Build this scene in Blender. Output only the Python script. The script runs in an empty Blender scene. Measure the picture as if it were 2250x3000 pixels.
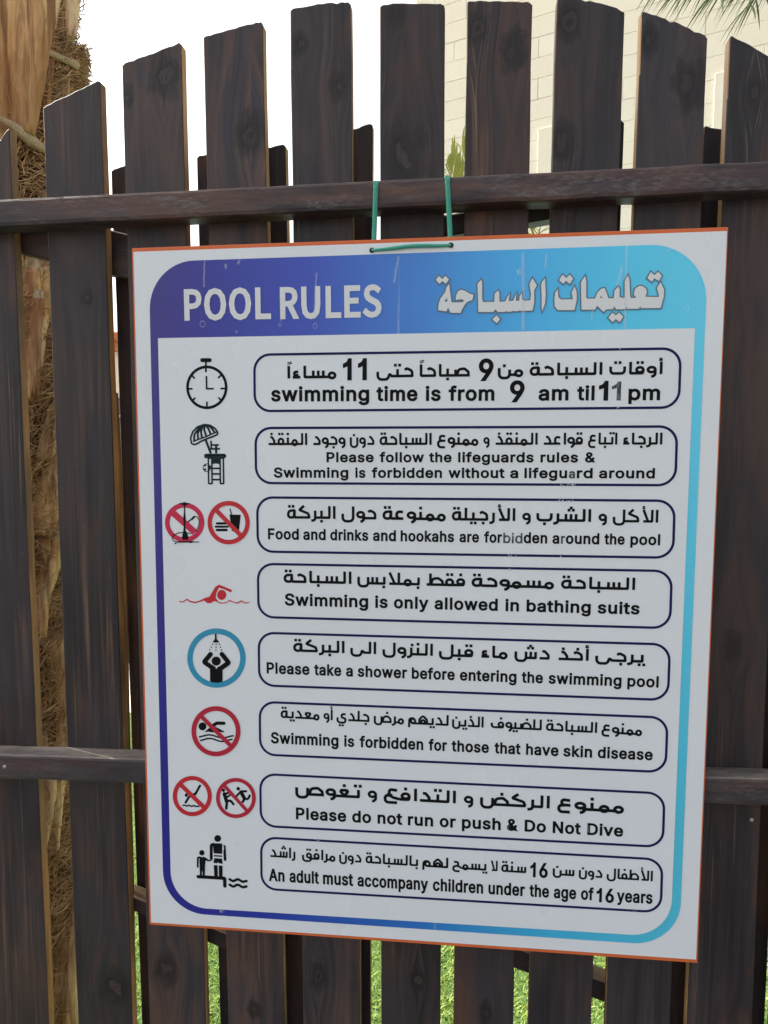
import bpy, bmesh, math, random
from mathutils import Vector, Matrix, noise
from mathutils.geometry import tessellate_polygon
random.seed(7)
R = math.radians
scene = bpy.context.scene
COL = scene.collection

# ------------------------------------------------------------------ camera, sky, sun, exposure
FOC = 2253.0                       # focal length in units of the survey grid (2250 wide, 3000 high)
EYE = Vector((0, 0, 1.5))
up_c = Vector((0.0035, 0.9957, 0.092)).normalized()
back_c = Vector((0, 0, 1))
fwd_c = (-back_c + up_c * back_c.dot(up_c)).normalized()
right_c = fwd_c.cross(up_c)
ROT = Matrix((right_c, fwd_c, up_c))          # camera axes -> world axes
cam = bpy.data.cameras.new('camera')
cam.sensor_fit = 'HORIZONTAL'
cam.sensor_width = 36
cam.lens = FOC / 2250 * 36
cam.clip_start = 0.02
cam.clip_end = 2000
co = bpy.data.objects.new('camera', cam)
COL.objects.link(co)
co.matrix_world = Matrix.Translation(EYE) @ ROT.to_4x4()
scene.camera = co

SUN_AZ = Vector((-0.89, 0.455, 0)).normalized()
SUN_EL = R(46)
w = bpy.data.worlds.new('World')
scene.world = w
w.use_nodes = True
nt = w.node_tree
bg = nt.nodes['Background']
sky = nt.nodes.new('ShaderNodeTexSky')
sky.sky_type = 'NISHITA'
sky.sun_disc = False
sky.sun_elevation = SUN_EL
sky.sun_rotation = math.atan2(SUN_AZ.x, SUN_AZ.y)
sky.air_density = 1.0
sky.dust_density = 5.0
sky.ozone_density = 1.0
bw = nt.nodes.new('ShaderNodeRGBToBW'); hz = nt.nodes.new('ShaderNodeMix'); hz.data_type = 'RGBA'
nt.links.new(sky.outputs[0], bw.inputs[0]); nt.links.new(sky.outputs[0], hz.inputs[6]); nt.links.new(bw.outputs[0], hz.inputs[7])
hz.inputs[0].default_value = 0.8        # a milky, hazy summer sky
nt.links.new(hz.outputs[2], bg.inputs[0])
bg.inputs[1].default_value = 0.15
sl = bpy.data.lights.new('sun', 'SUN')
sl.energy = 2.6
sl.angle = R(0.6)
sl.color = (1, 0.93, 0.82)
so = bpy.data.objects.new('sun', sl)
COL.objects.link(so)
sd = SUN_AZ * math.cos(SUN_EL) + Vector((0, 0, math.sin(SUN_EL)))
so.rotation_euler = sd.to_track_quat('Z', 'Y').to_euler()
so.location = (-3, 1, 6)
vs = scene.view_settings
vs.view_transform = 'Standard'
vs.look = 'None'
vs.exposure = 1.5
vs.gamma = 1
vs.use_curve_mapping = False

# ------------------------------------------------------------------ helpers
def ray(x, y):
    return (ROT @ Vector(((x - 1125) / FOC, -(y - 1500) / FOC, -1))).normalized()

YAW = R(6.35)
NRM = Vector((-math.sin(YAW), -math.cos(YAW), 0))      # fence faces the camera
HOR = Vector((math.cos(YAW), -math.sin(YAW), 0))
UP = Vector((0, 0, 1))

def on_plane(x, y, d):
    """survey point (x, y) laid on the upright plane that lies d metres from the eye"""
    v = ray(x, y)
    return EYE + v * (-d / v.dot(NRM))

def at_depth(x, y, Y):
    v = ray(x, y)
    return EYE + v * (Y / v.y)

_a, _b = on_plane(386, 727, 1), on_plane(2134, 665, 1)
D_SIGN = 0.8 / (_b - _a).length
D_RAIL = D_SIGN + 0.010
D_PLANK = D_RAIL + 0.037
T_PLANK = 0.019
D_BRACE = D_PLANK + T_PLANK + 0.004
D_REAR = D_BRACE + 0.036

def tag(o, label=None, cat=None, group=None, kind=None):
    if label: o['label'] = label
    if cat: o['category'] = cat
    if group: o['group'] = group
    if kind: o['kind'] = kind
    return o

def thing(name, loc, label, cat, group=None):
    o = bpy.data.objects.new(name, None)
    o.location = loc
    o.empty_display_size = 0.1
    COL.objects.link(o)
    return tag(o, label, cat, group)

def mesh_obj(name, verts, faces, mats, parent=None, midx=None, smooth=False):
    off = Vector((0, 0, 0))
    p = parent
    while p is not None:
        off = off + p.location
        p = p.parent
    me = bpy.data.meshes.new(name)
    me.from_pydata([tuple(Vector(v) - off) for v in verts], [], faces)
    if not isinstance(mats, (list, tuple)): mats = [mats]
    for m in mats: me.materials.append(m)
    if midx:
        me.polygons.foreach_set('material_index', midx)
    if smooth:
        me.polygons.foreach_set('use_smooth', [True] * len(me.polygons))
    me.update()
    o = bpy.data.objects.new(name, me)
    COL.objects.link(o)
    if parent is not None: o.parent = parent
    return o

def bevel_mesh(o, width, seg=1, ang=40):
    bm = bmesh.new(); bm.from_mesh(o.data)
    es = [e for e in bm.edges if len(e.link_faces) == 2 and e.calc_face_angle(0) > R(ang)]
    bmesh.ops.bevel(bm, geom=es, offset=width, segments=seg, affect='EDGES', profile=0.5, clamp_overlap=True, material=-1)
    bmesh.ops.recalc_face_normals(bm, faces=bm.faces)
    bm.to_mesh(o.data); bm.free()

def slab(name, poly, thick, mats, parent, side=True, bev=0.0012, direction=None):
    """prism: poly (3D, coplanar) pushed away from the camera by thick; sides take material slot 1"""
    dr = (-NRM if direction is None else direction) * thick
    n = len(poly)
    v = list(poly) + [p + dr for p in poly]
    f = [tuple(range(n)), tuple(range(2 * n - 1, n - 1, -1))]
    mi = [0, 0]
    for i in range(n):
        j = (i + 1) % n
        f.append((i, i + n, j + n, j)); mi.append(1 if side else 0)
    o = mesh_obj(name, v, f, mats, parent, mi)
    bm = bmesh.new(); bm.from_mesh(o.data)
    bmesh.ops.recalc_face_normals(bm, faces=bm.faces)
    bm.to_mesh(o.data); bm.free()
    if bev: bevel_mesh(o, bev, 1, 60)
    return o

def tube(path, rad, sides=6, closed=False, flat=1.0, flat_dir=None):
    vs_, fs = [], []
    n = len(path)
    for i, p in enumerate(path):
        a = path[max(0, i - 1)]; b = path[min(n - 1, i + 1)]
        t = (b - a).normalized()
        ref = flat_dir if flat_dir is not None else (Vector((0, 0, 1)) if abs(t.z) < .9 else Vector((1, 0, 0)))
        u = t.cross(ref).normalized(); v = u.cross(t).normalized()
        r = rad[i] if isinstance(rad, (list, tuple)) else rad
        for k in range(sides):
            a_ = 2 * math.pi * k / sides
            vs_.append(p + u * math.cos(a_) * r + v * math.sin(a_) * r * flat)
    for i in range(n - 1):
        for k in range(sides):
            k2 = (k + 1) % sides
            fs.append((i * sides + k, i * sides + k2, (i + 1) * sides + k2, (i + 1) * sides + k))
    fs.append(tuple(range(sides - 1, -1, -1)))
    fs.append(tuple(range((n - 1) * sides, n * sides)))
    return vs_, fs

# ------------------------------------------------------------------ materials
class NT:
    def __init__(s, name):
        s.m = bpy.data.materials.new(name); s.m.use_nodes = True
        s.t = s.m.node_tree; s.b = s.t.nodes['Principled BSDF']
    def n(s, typ, **kw):
        nd = s.t.nodes.new('ShaderNode' + typ)
        for k, v in kw.items():
            if hasattr(nd, k): setattr(nd, k, v)
        return nd
    def set(s, sock, v):
        if hasattr(v, 'bl_idname') or isinstance(v, bpy.types.NodeSocket): s.t.links.new(v, sock)
        else: sock.default_value = v
    def math(s, op, a, b=0.0, c=None, clamp=False):
        nd = s.n('Math', operation=op, use_clamp=clamp)
        s.set(nd.inputs[0], a); s.set(nd.inputs[1], b)
        if c is not None: s.set(nd.inputs[2], c)
        return nd.outputs[0]
    def coord(s, scale=(1, 1, 1), loc=(0, 0, 0), kind='Object'):
        tc = s.n('TexCoord'); mp = s.n('Mapping')
        s.t.links.new(tc.outputs[kind], mp.inputs[0])
        mp.inputs['Scale'].default_value = scale; mp.inputs['Location'].default_value = loc
        return mp.outputs[0]
    def noise(s, vec, scale=5, detail=3, rough=.5, dist=0, out=0):
        nd = s.n('TexNoise')
        s.t.links.new(vec, nd.inputs['Vector'])
        nd.inputs['Scale'].default_value = scale; nd.inputs['Detail'].default_value = detail
        nd.inputs['Roughness'].default_value = rough; nd.inputs['Distortion'].default_value = dist
        return nd.outputs[out]
    def ramp(s, fac, stops):
        nd = s.n('ValToRGB'); cr = nd.color_ramp
        while len(cr.elements) < len(stops): cr.elements.new(.5)
        for e, (p, c) in zip(cr.elements, stops):
            e.position = p
            e.color = (*c, 1) if isinstance(c, (list, tuple)) else (c, c, c, 1)
        s.t.links.new(fac, nd.inputs[0])
        return nd.outputs[0]
    def mix(s, fac, a, b, typ='MIX'):
        nd = s.n('Mix', data_type='RGBA', blend_type=typ)
        s.set(nd.inputs[0], fac)
        for i, v in ((6, a), (7, b)):
            if isinstance(v, (list, tuple)): nd.inputs[i].default_value = (*v, 1)
            else: s.t.links.new(v, nd.inputs[i])
        return nd.outputs[2]
    def bump(s, h, strength=.3, dist=.002):
        nd = s.n('Bump'); nd.inputs['Strength'].default_value = strength; nd.inputs['Distance'].default_value = dist
        s.t.links.new(h, nd.inputs['Height']); s.t.links.new(nd.outputs[0], s.b.inputs['Normal'])
    def base(s, c):
        if isinstance(c, (list, tuple)): s.b.inputs['Base Color'].default_value = (*c, 1)
        else: s.t.links.new(c, s.b.inputs['Base Color'])
    def rough(s, v): s.set(s.b.inputs['Roughness'], v)

def plain(name, col, rough=.5, var=.0, vscale=20, spec=None):
    m = NT(name)
    if var:
        n = m.noise(m.coord(), vscale, 4, .6)
        c = m.mix(n, tuple(max(0, x * (1 - var)) for x in col), tuple(min(1, x * (1 + var)) for x in col))
        m.base(c)
    else: m.base(col)
    m.rough(rough)
    if spec is not None: m.b.inputs['Specular IOR Level'].default_value = spec
    return m.m

def wood(name, seed, knots=(), along='Z', tint=0.0, base_k=1.0, worn=.0, scuff=.45):
    """dark purplish-brown stained pine; grain streaks run along one axis and swing round the knots"""
    m = NT(name)
    rnd = random.Random(seed)
    tc = m.n('TexCoord'); sp = m.n('SeparateXYZ'); m.t.links.new(tc.outputs['Object'], sp.inputs[0])
    X, Y, Z = sp.outputs
    if along == 'X': X, Z = Z, X
    ks = rnd.uniform(35, 75)
    knoise = m.noise(m.coord((ks, ks, ks * .6), (rnd.random() * 9, rnd.random() * 9, rnd.random() * 9)), 1, 3, .6)
    warp = None; kmask = None; ring = None
    for (kx, kz, kr) in knots:
        kr = kr * 1.25
        dx = m.math('SUBTRACT', X, kx); dz = m.math('SUBTRACT', Z, kz)
        ex = m.math('DIVIDE', dx, kr); ez = m.math('DIVIDE', dz, kr * 1.5)
        d2 = m.math('ADD', m.math('MULTIPLY', ex, ex), m.math('MULTIPLY', ez, ez))
        g = m.math('EXPONENT', m.math('MULTIPLY', d2, -.30))
        # push grain lines sideways, away from the knot
        wv = m.math('MULTIPLY', m.math('MULTIPLY', m.math('SIGN', dx), g), -kr * .75)
        warp = wv if warp is None else m.math('ADD', warp, wv)
        d = m.math('ADD', m.math('SQRT', d2), m.math('MULTIPLY', m.math('SUBTRACT', knoise, .5), 1.5))
        k = m.math('SUBTRACT', 1.0, m.math('MULTIPLY', d, .9), clamp=True)
        rg = m.math('MULTIPLY', m.math('ADD', m.math('MULTIPLY', m.math('SINE', m.math('MULTIPLY', d, 11)), .5), .5), k)
        kmask = k if kmask is None else m.math('MAXIMUM', kmask, k)
        ring = rg if ring is None else m.math('MAXIMUM', ring, rg)
    Xw = m.math('ADD', X, warp) if warp is not None else X
    cb = m.n('CombineXYZ')
    m.t.links.new(Xw, cb.inputs[0]); m.t.links.new(Y, cb.inputs[1]); m.t.links.new(Z, cb.inputs[2])
    def mp(sc):
        q = m.n('Mapping'); m.t.links.new(cb.outputs[0], q.inputs[0])
        q.inputs['Scale'].default_value = sc
        q.inputs['Location'].default_value = (rnd.uniform(0, 50), rnd.uniform(0, 50), rnd.uniform(0, 50))
        return q.outputs[0]
    fine = m.noise(mp((300, 300, 3.2)), 1, 4, .65, .2)
    mid = m.noise(mp((85, 85, 1.7)), 1, 3, .55, .6)
    big = m.noise(mp((16, 16, 2.2)), 1, 3, .6, .4)
    blot = m.noise(mp((8, 8, 5)), 1, 4, .6, .3)
    K = base_k * .78
    gm = m.ramp(m.noise(mp((9, 9, 2.2)), 1, 3, .6, .3), [(.46, .08), (.64, .85)])
    c = m.ramp(big, [(.34, (.014 * K, .012 * K, .016 * K)), (.45, (.042 * K, .029 * K, .031 * K)), (.55, (.084 * K, .049 * K, .040 * K)), (.66, (.034 * K, .028 * K, .036 * K))])
    c = m.mix(m.ramp(blot, [(.50, 0), (.64, .8)]), c, (.042 * K, .038 * K, .047 * K))
    blot2 = m.noise(mp((11, 11, 2.6)), 1, 4, .65, .5)
    c = m.mix(m.ramp(blot2, [(.55, 0), (.68, .75)]), c, (.125 * K, .058 * K, .038 * K))
    c = m.mix(m.math('MULTIPLY', gm, m.ramp(mid, [(.36, .75), (.50, 0)])), c, (.010, .008, .009))
    patch = m.noise(mp((13, 13, 3)), 1, 3, .6)
    st = m.math('MULTIPLY', m.ramp(mid, [(.48, 0), (.60, 1)]), m.ramp(patch, [(.50, 0), (.66, 1)]))
    c = m.mix(m.math('MULTIPLY', m.math('MULTIPLY', st, gm), .85 + worn, clamp=True), c, (.17, .088, .052))
    lines = m.math('MULTIPLY', m.ramp(fine, [(.56, 0), (.66, 1)]), m.ramp(m.noise(mp((26, 26, 1.8)), 1, 2, .5), [(.50, 0), (.62, 1)]))
    c = m.mix(m.math('MULTIPLY', m.math('MULTIPLY', lines, gm), .85 + worn, clamp=True), c, (.24, .155, .10))
    c = m.mix(m.math('MULTIPLY', gm, m.ramp(fine, [(.36, .6), (.47, 0)])), c, (.008, .006, .007))
    sc_ = m.noise(mp((170, 170, 80)), 1, 5, .75)
    c = m.mix(m.ramp(sc_, [(.64, 0), (.74, .45)]), c, (.15, .135, .135))
    if tint: c = m.mix(tint * .6, c, m.ramp(mid, [(.35, (.022 * K, .023 * K, .028 * K)), (.6, (.060 * K, .060 * K, .068 * K)), (.75, (.10, .095, .095))]))
    if scuff > .5:
        s1 = m.noise(mp((240, 240, 70)), 1, 5, .7); s2 = m.noise(mp((30, 30, 7)), 1, 4, .65)
        c = m.mix(m.math('MULTIPLY', m.ramp(s1, [(.46, 0), (.64, 1)]), m.ramp(s2, [(.44, 0), (.62, scuff)])), c, (.155, .155, .16))
        c = m.mix(m.ramp(m.noise(mp((22, 22, 5)), 1, 4, .7), [(.52, 0), (.64, .55)]), c, (.075, .035, .032))
    h = m.math('ADD', m.math('MULTIPLY', fine, .6), m.math('MULTIPLY', mid, .5))
    if kmask is not None:
        c = m.mix(m.ramp(kmask, [(.12, 0), (.35, .5), (.75, .92)]), c, (.008, .006, .007))
        c = m.mix(m.math('MULTIPLY', m.ramp(ring, [(.35, 0), (.7, 1)]), rnd.uniform(.2, .45)), c, (.085, .056, .050))
        h = m.math('SUBTRACT', h, m.math('MULTIPLY', ring, .6))
    m.base(c)
    m.rough(m.ramp(blot, [(.3, .40), (.7, .62)]))
    m.b.inputs['Specular IOR Level'].default_value = .40
    m.bump(h, .6, .0012)
    return m.m

def edge_wood(name, k=1.0):
    m = NT(name)
    n = m.noise(m.coord((40, 40, 6)), 1, 4, .6)
    n2 = m.noise(m.coord((6, 6, 2.5), (3, 1, 7)), 1, 3, .6)
    c = m.ramp(n, [(.3, (.16 * k, .09 * k, .04 * k)), (.55, (.46 * k, .27 * k, .11 * k)), (.75, (.58 * k, .37 * k, .17 * k))])
    c = m.mix(m.ramp(n2, [(.5, 0), (.68, .85)]), c, (.08, .05, .035))
    m.base(c); m.rough(.7)
    m.bump(n, .4, .001)
    return m.m

# ================================================================== THE SETTING
GZ = 0.0
def ground_at(x, y, z=GZ):
    v = ray(x, y)
    return EYE + v * ((z - EYE.z) / v.z)

def sheet(name, x0, x1, y0, y1, z, mat, nx=1, ny=1):
    v = [(x0 + (x1 - x0) * i / nx, y0 + (y1 - y0) * j / ny, z) for j in range(ny + 1) for i in range(nx + 1)]
    f = [(j * (nx + 1) + i, j * (nx + 1) + i + 1, (j + 1) * (nx + 1) + i + 1, (j + 1) * (nx + 1) + i) for j in range(ny) for i in range(nx)]
    return tag(mesh_obj(name, v, f, mat), kind='structure')

m = NT('sandy_ground'); n = m.noise(m.coord((3, 3, 3)), 1, 6, .65)
m.base(m.mix(n, (.30, .25, .18), (.44, .38, .29))); m.rough(.9); sheet('ground', -150, 150, -60, 400, -.012, m.m)
m = NT('dark_paving'); n = m.noise(m.coord((5, 5, 5)), 1, 5, .6)
tc = m.n('TexBrick'); m.t.links.new(m.coord(), tc.inputs[0]); tc.inputs['Scale'].default_value = 1
tc.inputs['Brick Width'].default_value = .4; tc.inputs['Row Height'].default_value = .2; tc.inputs['Mortar Size'].default_value = .006
tc.inputs['Color1'].default_value = (.050, .047, .044, 1); tc.inputs['Color2'].default_value = (.042, .040, .038, 1); tc.inputs['Mortar'].default_value = (.03, .03, .03, 1)
m.base(m.mix(n, tc.outputs[0], (.060, .056, .052))); m.rough(.8); m_pave = m.m
sheet('pavement', -12, 12, -12, .95, -.004, m_pave)

m = NT('turf_soil'); n = m.noise(m.coord((30, 30, 30)), 1, 5, .7)
m.base(m.mix(n, (.035, .075, .012), (.09, .17, .03))); m.rough(.9)
sheet('lawn', -14, 14, .95, 4.12, 0, m.m)
m_deck = plain('pale_pool_deck', (.62, .58, .50), .7, .12, 6)
sheet('pool_deck', -14, 14, 4.12, 5.05, .004, m_deck)
m = NT('pool_water'); n = m.noise(m.coord((6, 6, 6)), 1, 4, .6, 1.0)
m.base(m.mix(n, (.015, .12, .13), (.05, .27, .27))); m.rough(.08); m.bump(n, .35, .02)
sheet('water', -10, 10, 5.05, 9.7, -.003, m.m)
sheet('far_pool_deck', -14, 14, 9.7, 13.6, .004, plain('grey_stone_deck', (.34, .31, .27), .8, .2, 5))

# turf blades
m = NT('grass_blade'); n = m.noise(m.coord((9, 9, 9)), 1, 4, .7); n2 = m.noise(m.coord((230, 230, 60)), 1, 2, .6)
c = m.mix(n, (.17, .29, .035), (.36, .44, .10))
c = m.mix(m.ramp(n2, [(.55, 0), (.75, .5)]), c, (.50, .54, .18))
m.base(c); m.rough(.55); m.b.inputs['Specular IOR Level'].default_value = .3
rng = random.Random(3)
v, f = [], []
for k in range(150000):
    yy = 1.22 + 2.85 * rng.random() ** 1.25
    xx = (rng.uniform(-.85, .62)) * (yy + .1)
    a = rng.uniform(0, 6.283); h = rng.uniform(.008, .017) * (1 + .3 * math.sin(xx * 9) * math.sin(yy * 7)); wd = rng.uniform(.0011, .0019)
    lean = rng.uniform(.6, 1.9) * h; b = rng.uniform(0, 6.283)
    ca, sa = math.cos(a) * wd, math.sin(a) * wd
    lx, ly = math.cos(b) * lean, math.sin(b) * lean
    i = len(v)
    v += [(xx - ca, yy - sa, 0), (xx + ca, yy + sa, 0), (xx + lx * .4 + ca * .7, yy + ly * .4 + sa * .7, h * .6), (xx + lx * .4 - ca * .7, yy + ly * .4 - sa * .7, h * .6), (xx + lx, yy + ly, h)]
    f += [(i, i + 1, i + 2, i + 3), (i + 3, i + 2, i + 4)]
o = mesh_obj('grass', v, f, m.m); tag(o, 'bright green short turf behind the fence', 'grass', kind='stuff')
v, f = [], []
for k in range(26):
    q = ground_at(rng.uniform(330, 2240), rng.uniform(2700, 2995)); a = rng.uniform(0, 6.28); s = rng.uniform(.004, .009)
    i = len(v); dx, dy = math.cos(a) * s, math.sin(a) * s
    v += [(q.x - dx, q.y - dy, .026), (q.x + dy * .4, q.y - dx * .4, .029), (q.x + dx, q.y + dy, .027), (q.x - dy * .4, q.y + dx * .4, .026)]; f.append((i, i + 1, i + 2, i + 3))
tag(mesh_obj('fallen_petals', v, f, plain('dry_petal', (.6, .55, .35), .7)), 'small pale dry petals scattered on the grass', 'petals', kind='stuff')

# ---- far left: white house with orange tiled roof behind a low stone wall
def box(name, c0, c1, mat, parent, bev=0):
    x0, y0, z0 = c0; x1, y1, z1 = c1
    v = [(x, y, z) for z in (z0, z1) for y in (y0, y1) for x in (x0, x1)]
    f = [(0, 2, 3, 1), (4, 5, 7, 6), (0, 1, 5, 4), (1, 3, 7, 5), (3, 2, 6, 7), (2, 0, 4, 6)]
    o = mesh_obj(name, v, f, mat, parent)
    if bev: bevel_mesh(o, bev)
    return o
house = thing('white_house', (-9, 20, 0), 'white house with orange tiled eaves far beyond the pool, seen through the left slit', 'house')
m_plaster = plain('white_plaster', (.72, .66, .56), .8, .08, 3)
m_terra = plain('terracotta_tile', (.42, .14, .05), .8, .3, 9)
m_dark = plain('dark_window_glass', (.03, .03, .035), .2)
box('wall', (-14, 20, 0), (-4.5, 26, 4.2), m_plaster, house)
box('roof_edge', (-14.2, 19.7, 3.75), (-4.3, 19.98, 3.98), m_terra, house)
for k in range(24):
    box('roof_tile', (-14 + k * .4, 19.55, 3.98), (-13.66 + k * .4, 20.3, 4.2 + .03 * (k % 3)), m_terra, house, .03)
for k in range(4):
    wf = box('window', (-13 + 2.2 * k, 19.94, 1.7), (-12 + 2.2 * k, 19.985, 2.9), plain('window_frame_white', (.7, .7, .68), .5), house)
    box('pane', (-12.93 + 2.2 * k, 19.92, 1.78), (-12.07 + 2.2 * k, 19.938, 2.82), m_dark, wf)
gwall = thing('garden_wall', (-6, 13.9, 0), 'low grey-brown stone garden wall with pale coping beyond the pool', 'wall')
m_gstone = plain('brown_stone', (.20, .16, .12), .9, .35, 14)
box('wall', (-12, 13.9, 0), (0.0, 14.3, 2.25), m_gstone, gwall)
box('coping', (-12.1, 13.8, 2.25), (0.1, 14.4, 2.33), plain('pale_coping', (.6, .56, .48), .8, .1), gwall)
box('ledge', (-12, 13.75, 1.9), (0.0, 13.9, 1.95), plain('pale_ledge', (.55, .5, .42), .8, .1), gwall)

# ---- right: tall building faced with pale stone blocks
m = NT('pale_limestone')
oi = m.n('ObjectInfo'); n = m.noise(m.coord((9, 9, 9)), 1, 6, .65); n2 = m.noise(m.coord((60, 60, 60)), 1, 4, .7)
c = m.mix(oi.outputs['Random'], (.60, .545, .44), (.64, .585, .48)); c = m.mix(m.math('MULTIPLY', n, .5), c, (.68, .63, .53)); c = m.mix(m.ramp(n2, [(.55, 0), (.8, .3)]), c, (.42, .36, .27))
m.base(c); m.rough(.9); m.bump(n2, .5, .006); m_lime = m.m
m_mortar = plain('tan_mortar', (.64, .58, .47), .95, .15)
bl_corner = at_depth(1210, 1300, 11.66); bl_corner.z = 0
BDIR = Vector((.85, -.53, 0)).normalized(); BBACK = Vector((.53, .85, 0)).normalized()
bld = thing('stone_building', bl_corner, 'tall building of pale cream stone blocks behind the right part of the fence', 'building')
def bpt(s, dep, z): return bl_corner + BDIR * s + BBACK * dep + Vector((0, 0, z))
def bbox(name, s0, s1, d0, d1, z0, z1, mat, parent=None, bev=0):
    v = [bpt(s, d, z) for z in (z0, z1) for d in (d0, d1) for s in (s0, s1)]
    f = [(0, 2, 3, 1), (4, 5, 7, 6), (0, 1, 5, 4), (1, 3, 7, 5), (3, 2, 6, 7), (2, 0, 4, 6)]
    o = mesh_obj(name, v, f, mat, parent or bld)
    if bev: bevel_mesh(o, bev)
    return o
bbox('wall', 0, 9.5, .006, 6, 0, 11, m_mortar)
CH = .262
def visible(s, z):
    p = bpt(s, 0, z) - EYE
    q = ROT.transposed() @ p
    x = 1125 + FOC * q.x / -q.z; y = 1500 - FOC * q.y / -q.z
    return 1230 < x < 2330 and -90 < y < 760
shared = {}
rngb = random.Random(11)
from_block = 0
rest_v, rest_f = [], []
for r in range(42):
    s = -.0 if r % 2 else -.0
    z0 = r * CH
    first = True
    while s < 9.5:
        L_ = rngb.choice((.62, .80, .95)) if not (first and r % 2) else .3
        first = False
        L_ = min(L_, 9.5 - s)
        if L_ < .08: break
        if any(visible(s + L_ * t, z0 + CH * u) for t in (0, .5, 1) for u in (0, 1)):
            key = round(L_, 2)
            if key not in shared:
                me = bpy.data.meshes.new('stone_block')
                bm = bmesh.new(); bmesh.ops.create_cube(bm, size=1)
                for vv in bm.verts:
                    vv.co = Vector((vv.co.x * (L_ - .0045), vv.co.y * .010, vv.co.z * (CH - .0045)))
                bmesh.ops.bevel(bm, geom=[e for e in bm.edges if all(abs(q.co.y + .005) < 1e-5 for q in e.verts)], offset=.003, segments=1, affect='EDGES')
                bm.to_mesh(me); bm.free(); me.materials.append(m_lime); shared[key] = me
            ob = bpy.data.objects.new('stone_block', shared[key]); COL.objects.link(ob); ob.parent = bld
            ob.location = BDIR * (s + L_ / 2) + BBACK * (.005 + rngb.uniform(-.002, .0005)) + Vector((0, 0, z0 + CH / 2))
            ob.rotation_euler = (0, 0, math.atan2(BDIR.y, BDIR.x))
        else:
            i = len(rest_v)
            rest_v += [bpt(a, d, z) for z in (z0 + .004, z0 + CH - .004) for d in (0, .0105) for a in (s + .004, s + L_ - .004)]
            rest_f += [tuple(i + q for q in ff) for ff in ((0, 2, 3, 1), (4, 5, 7, 6), (0, 1, 5, 4), (1, 3, 7, 5), (3, 2, 6, 7), (2, 0, 4, 6))]
        s += L_
tag(mesh_obj('outlying_stone_blocks', rest_v, rest_f, m_lime, bld), kind='stuff')
# shallow proud stone panels on the facade
def wall_hit(x, y):
    d = ray(x, y); nn = Vector((BDIR.y, -BDIR.x, 0)); t = (bl_corner - EYE).dot(nn) / d.dot(nn)
    p = EYE + d * t - bl_corner
    return p.dot(BDIR), p.z + 0.0
for (x0, y0, x1) in ((1579, 380, 1700), (2096, 218, 2330)):
    s0, z0 = wall_hit(x0, y0); s1, _ = wall_hit(x1, y0)
    bbox('stone_panel', s0, s1, -.035, -.001, 0, z0, m_lime, None, .006)
bbox('parapet', -.1, 9.6, -.1, 6.1, 11, 11.4, m_lime)

# ================================================================== PALMS
m = NT('palm_boot')
tcx = m.coord((1, 1, 1)); na = m.noise(m.coord((38, 38, 3.2)), 1, 4, .65, .8); nb = m.noise(m.coord((7, 7, 4), (4, 1, 2)), 1, 4, .6, .5); nc = m.noise(m.coord((150, 150, 12)), 1, 3, .6)
c = m.ramp(nb, [(.3, (.46, .22, .08)), (.45, (.70, .42, .18)), (.62, (.80, .58, .33)), (.8, (.80, .66, .45))])
c = m.mix(m.ramp(na, [(.38, .9), (.54, 0)]), c, (.20, .075, .025))
c = m.mix(m.ramp(m.noise(m.coord((13, 13, 2.2), (7, 3, 1)), 1, 4, .6, .8), [(.50, 0), (.62, .7)]), c, (.34, .15, .05))
c = m.mix(m.ramp(nc, [(.62, 0), (.75, .5)]), c, (.60, .47, .29))
c = m.mix(m.ramp(m.noise(m.coord((30, 30, 24), (9, 9, 9)), 1, 3, .6), [(.68, 0), (.74, .8)]), c, (.09, .045, .02))
m.base(c); m.rough(.75); m.bump(m.math('ADD', na, m.math('MULTIPLY', nc, .4)), .7, .005); m_boot = m.m
m = NT('palm_cut_end'); n = m.noise(m.coord((60, 60, 60)), 1, 5, .75); n2 = m.noise(m.coord((260, 260, 260)), 1, 3, .7)
m.base(m.mix(n, (.44, .30, .16), (.74, .58, .37))); m.rough(.95); m.bump(m.math('ADD', n, n2), .9, .006); m_cut = m.m
m = NT('palm_fibre'); n = m.noise(m.coord((14, 14, 14)), 1, 4, .7); n2 = m.noise(m.coord((300, 300, 300)), 1, 2, .6)
c = m.ramp(n, [(.3, (.18, .10, .045)), (.5, (.42, .25, .11)), (.7, (.64, .44, .23))]); c = m.mix(m.ramp(n2, [(.5, 0), (.7, .6)]), c, (.48, .34, .18))
m.base(c); m.rough(.85); m_fib = m.m
m = NT('palm_trunk_core'); n = m.noise(m.coord((40, 40, 20)), 1, 5, .7)
m.base(m.mix(n, (.035, .018, .008), (.13, .07, .03))); m.rough(.95); m.bump(n, 1, .01); m_core = m.m

TY, TR = 1.72, .235
tx = at_depth(-62, 1400, TY).x
palm = thing('palm_tree', (tx, TY, 0), 'thick shaggy date palm trunk with cut leaf bases behind the left end of the fence', 'palm tree')
def trunk_pt(x, y, r=TR):
    """where the line of sight through (x, y) meets the trunk's surface (or its silhouette)"""
    d = ray(x, y); ox, oy = EYE.x - tx, EYE.y - TY
    a = d.x ** 2 + d.y ** 2; b = 2 * (ox * d.x + oy * d.y); c_ = ox * ox + oy * oy - r * r
    D = b * b - 4 * a * c_
    t = (-b - math.sqrt(D)) / (2 * a) if D > 0 else -b / (2 * a)
    return EYE + d * t
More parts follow.
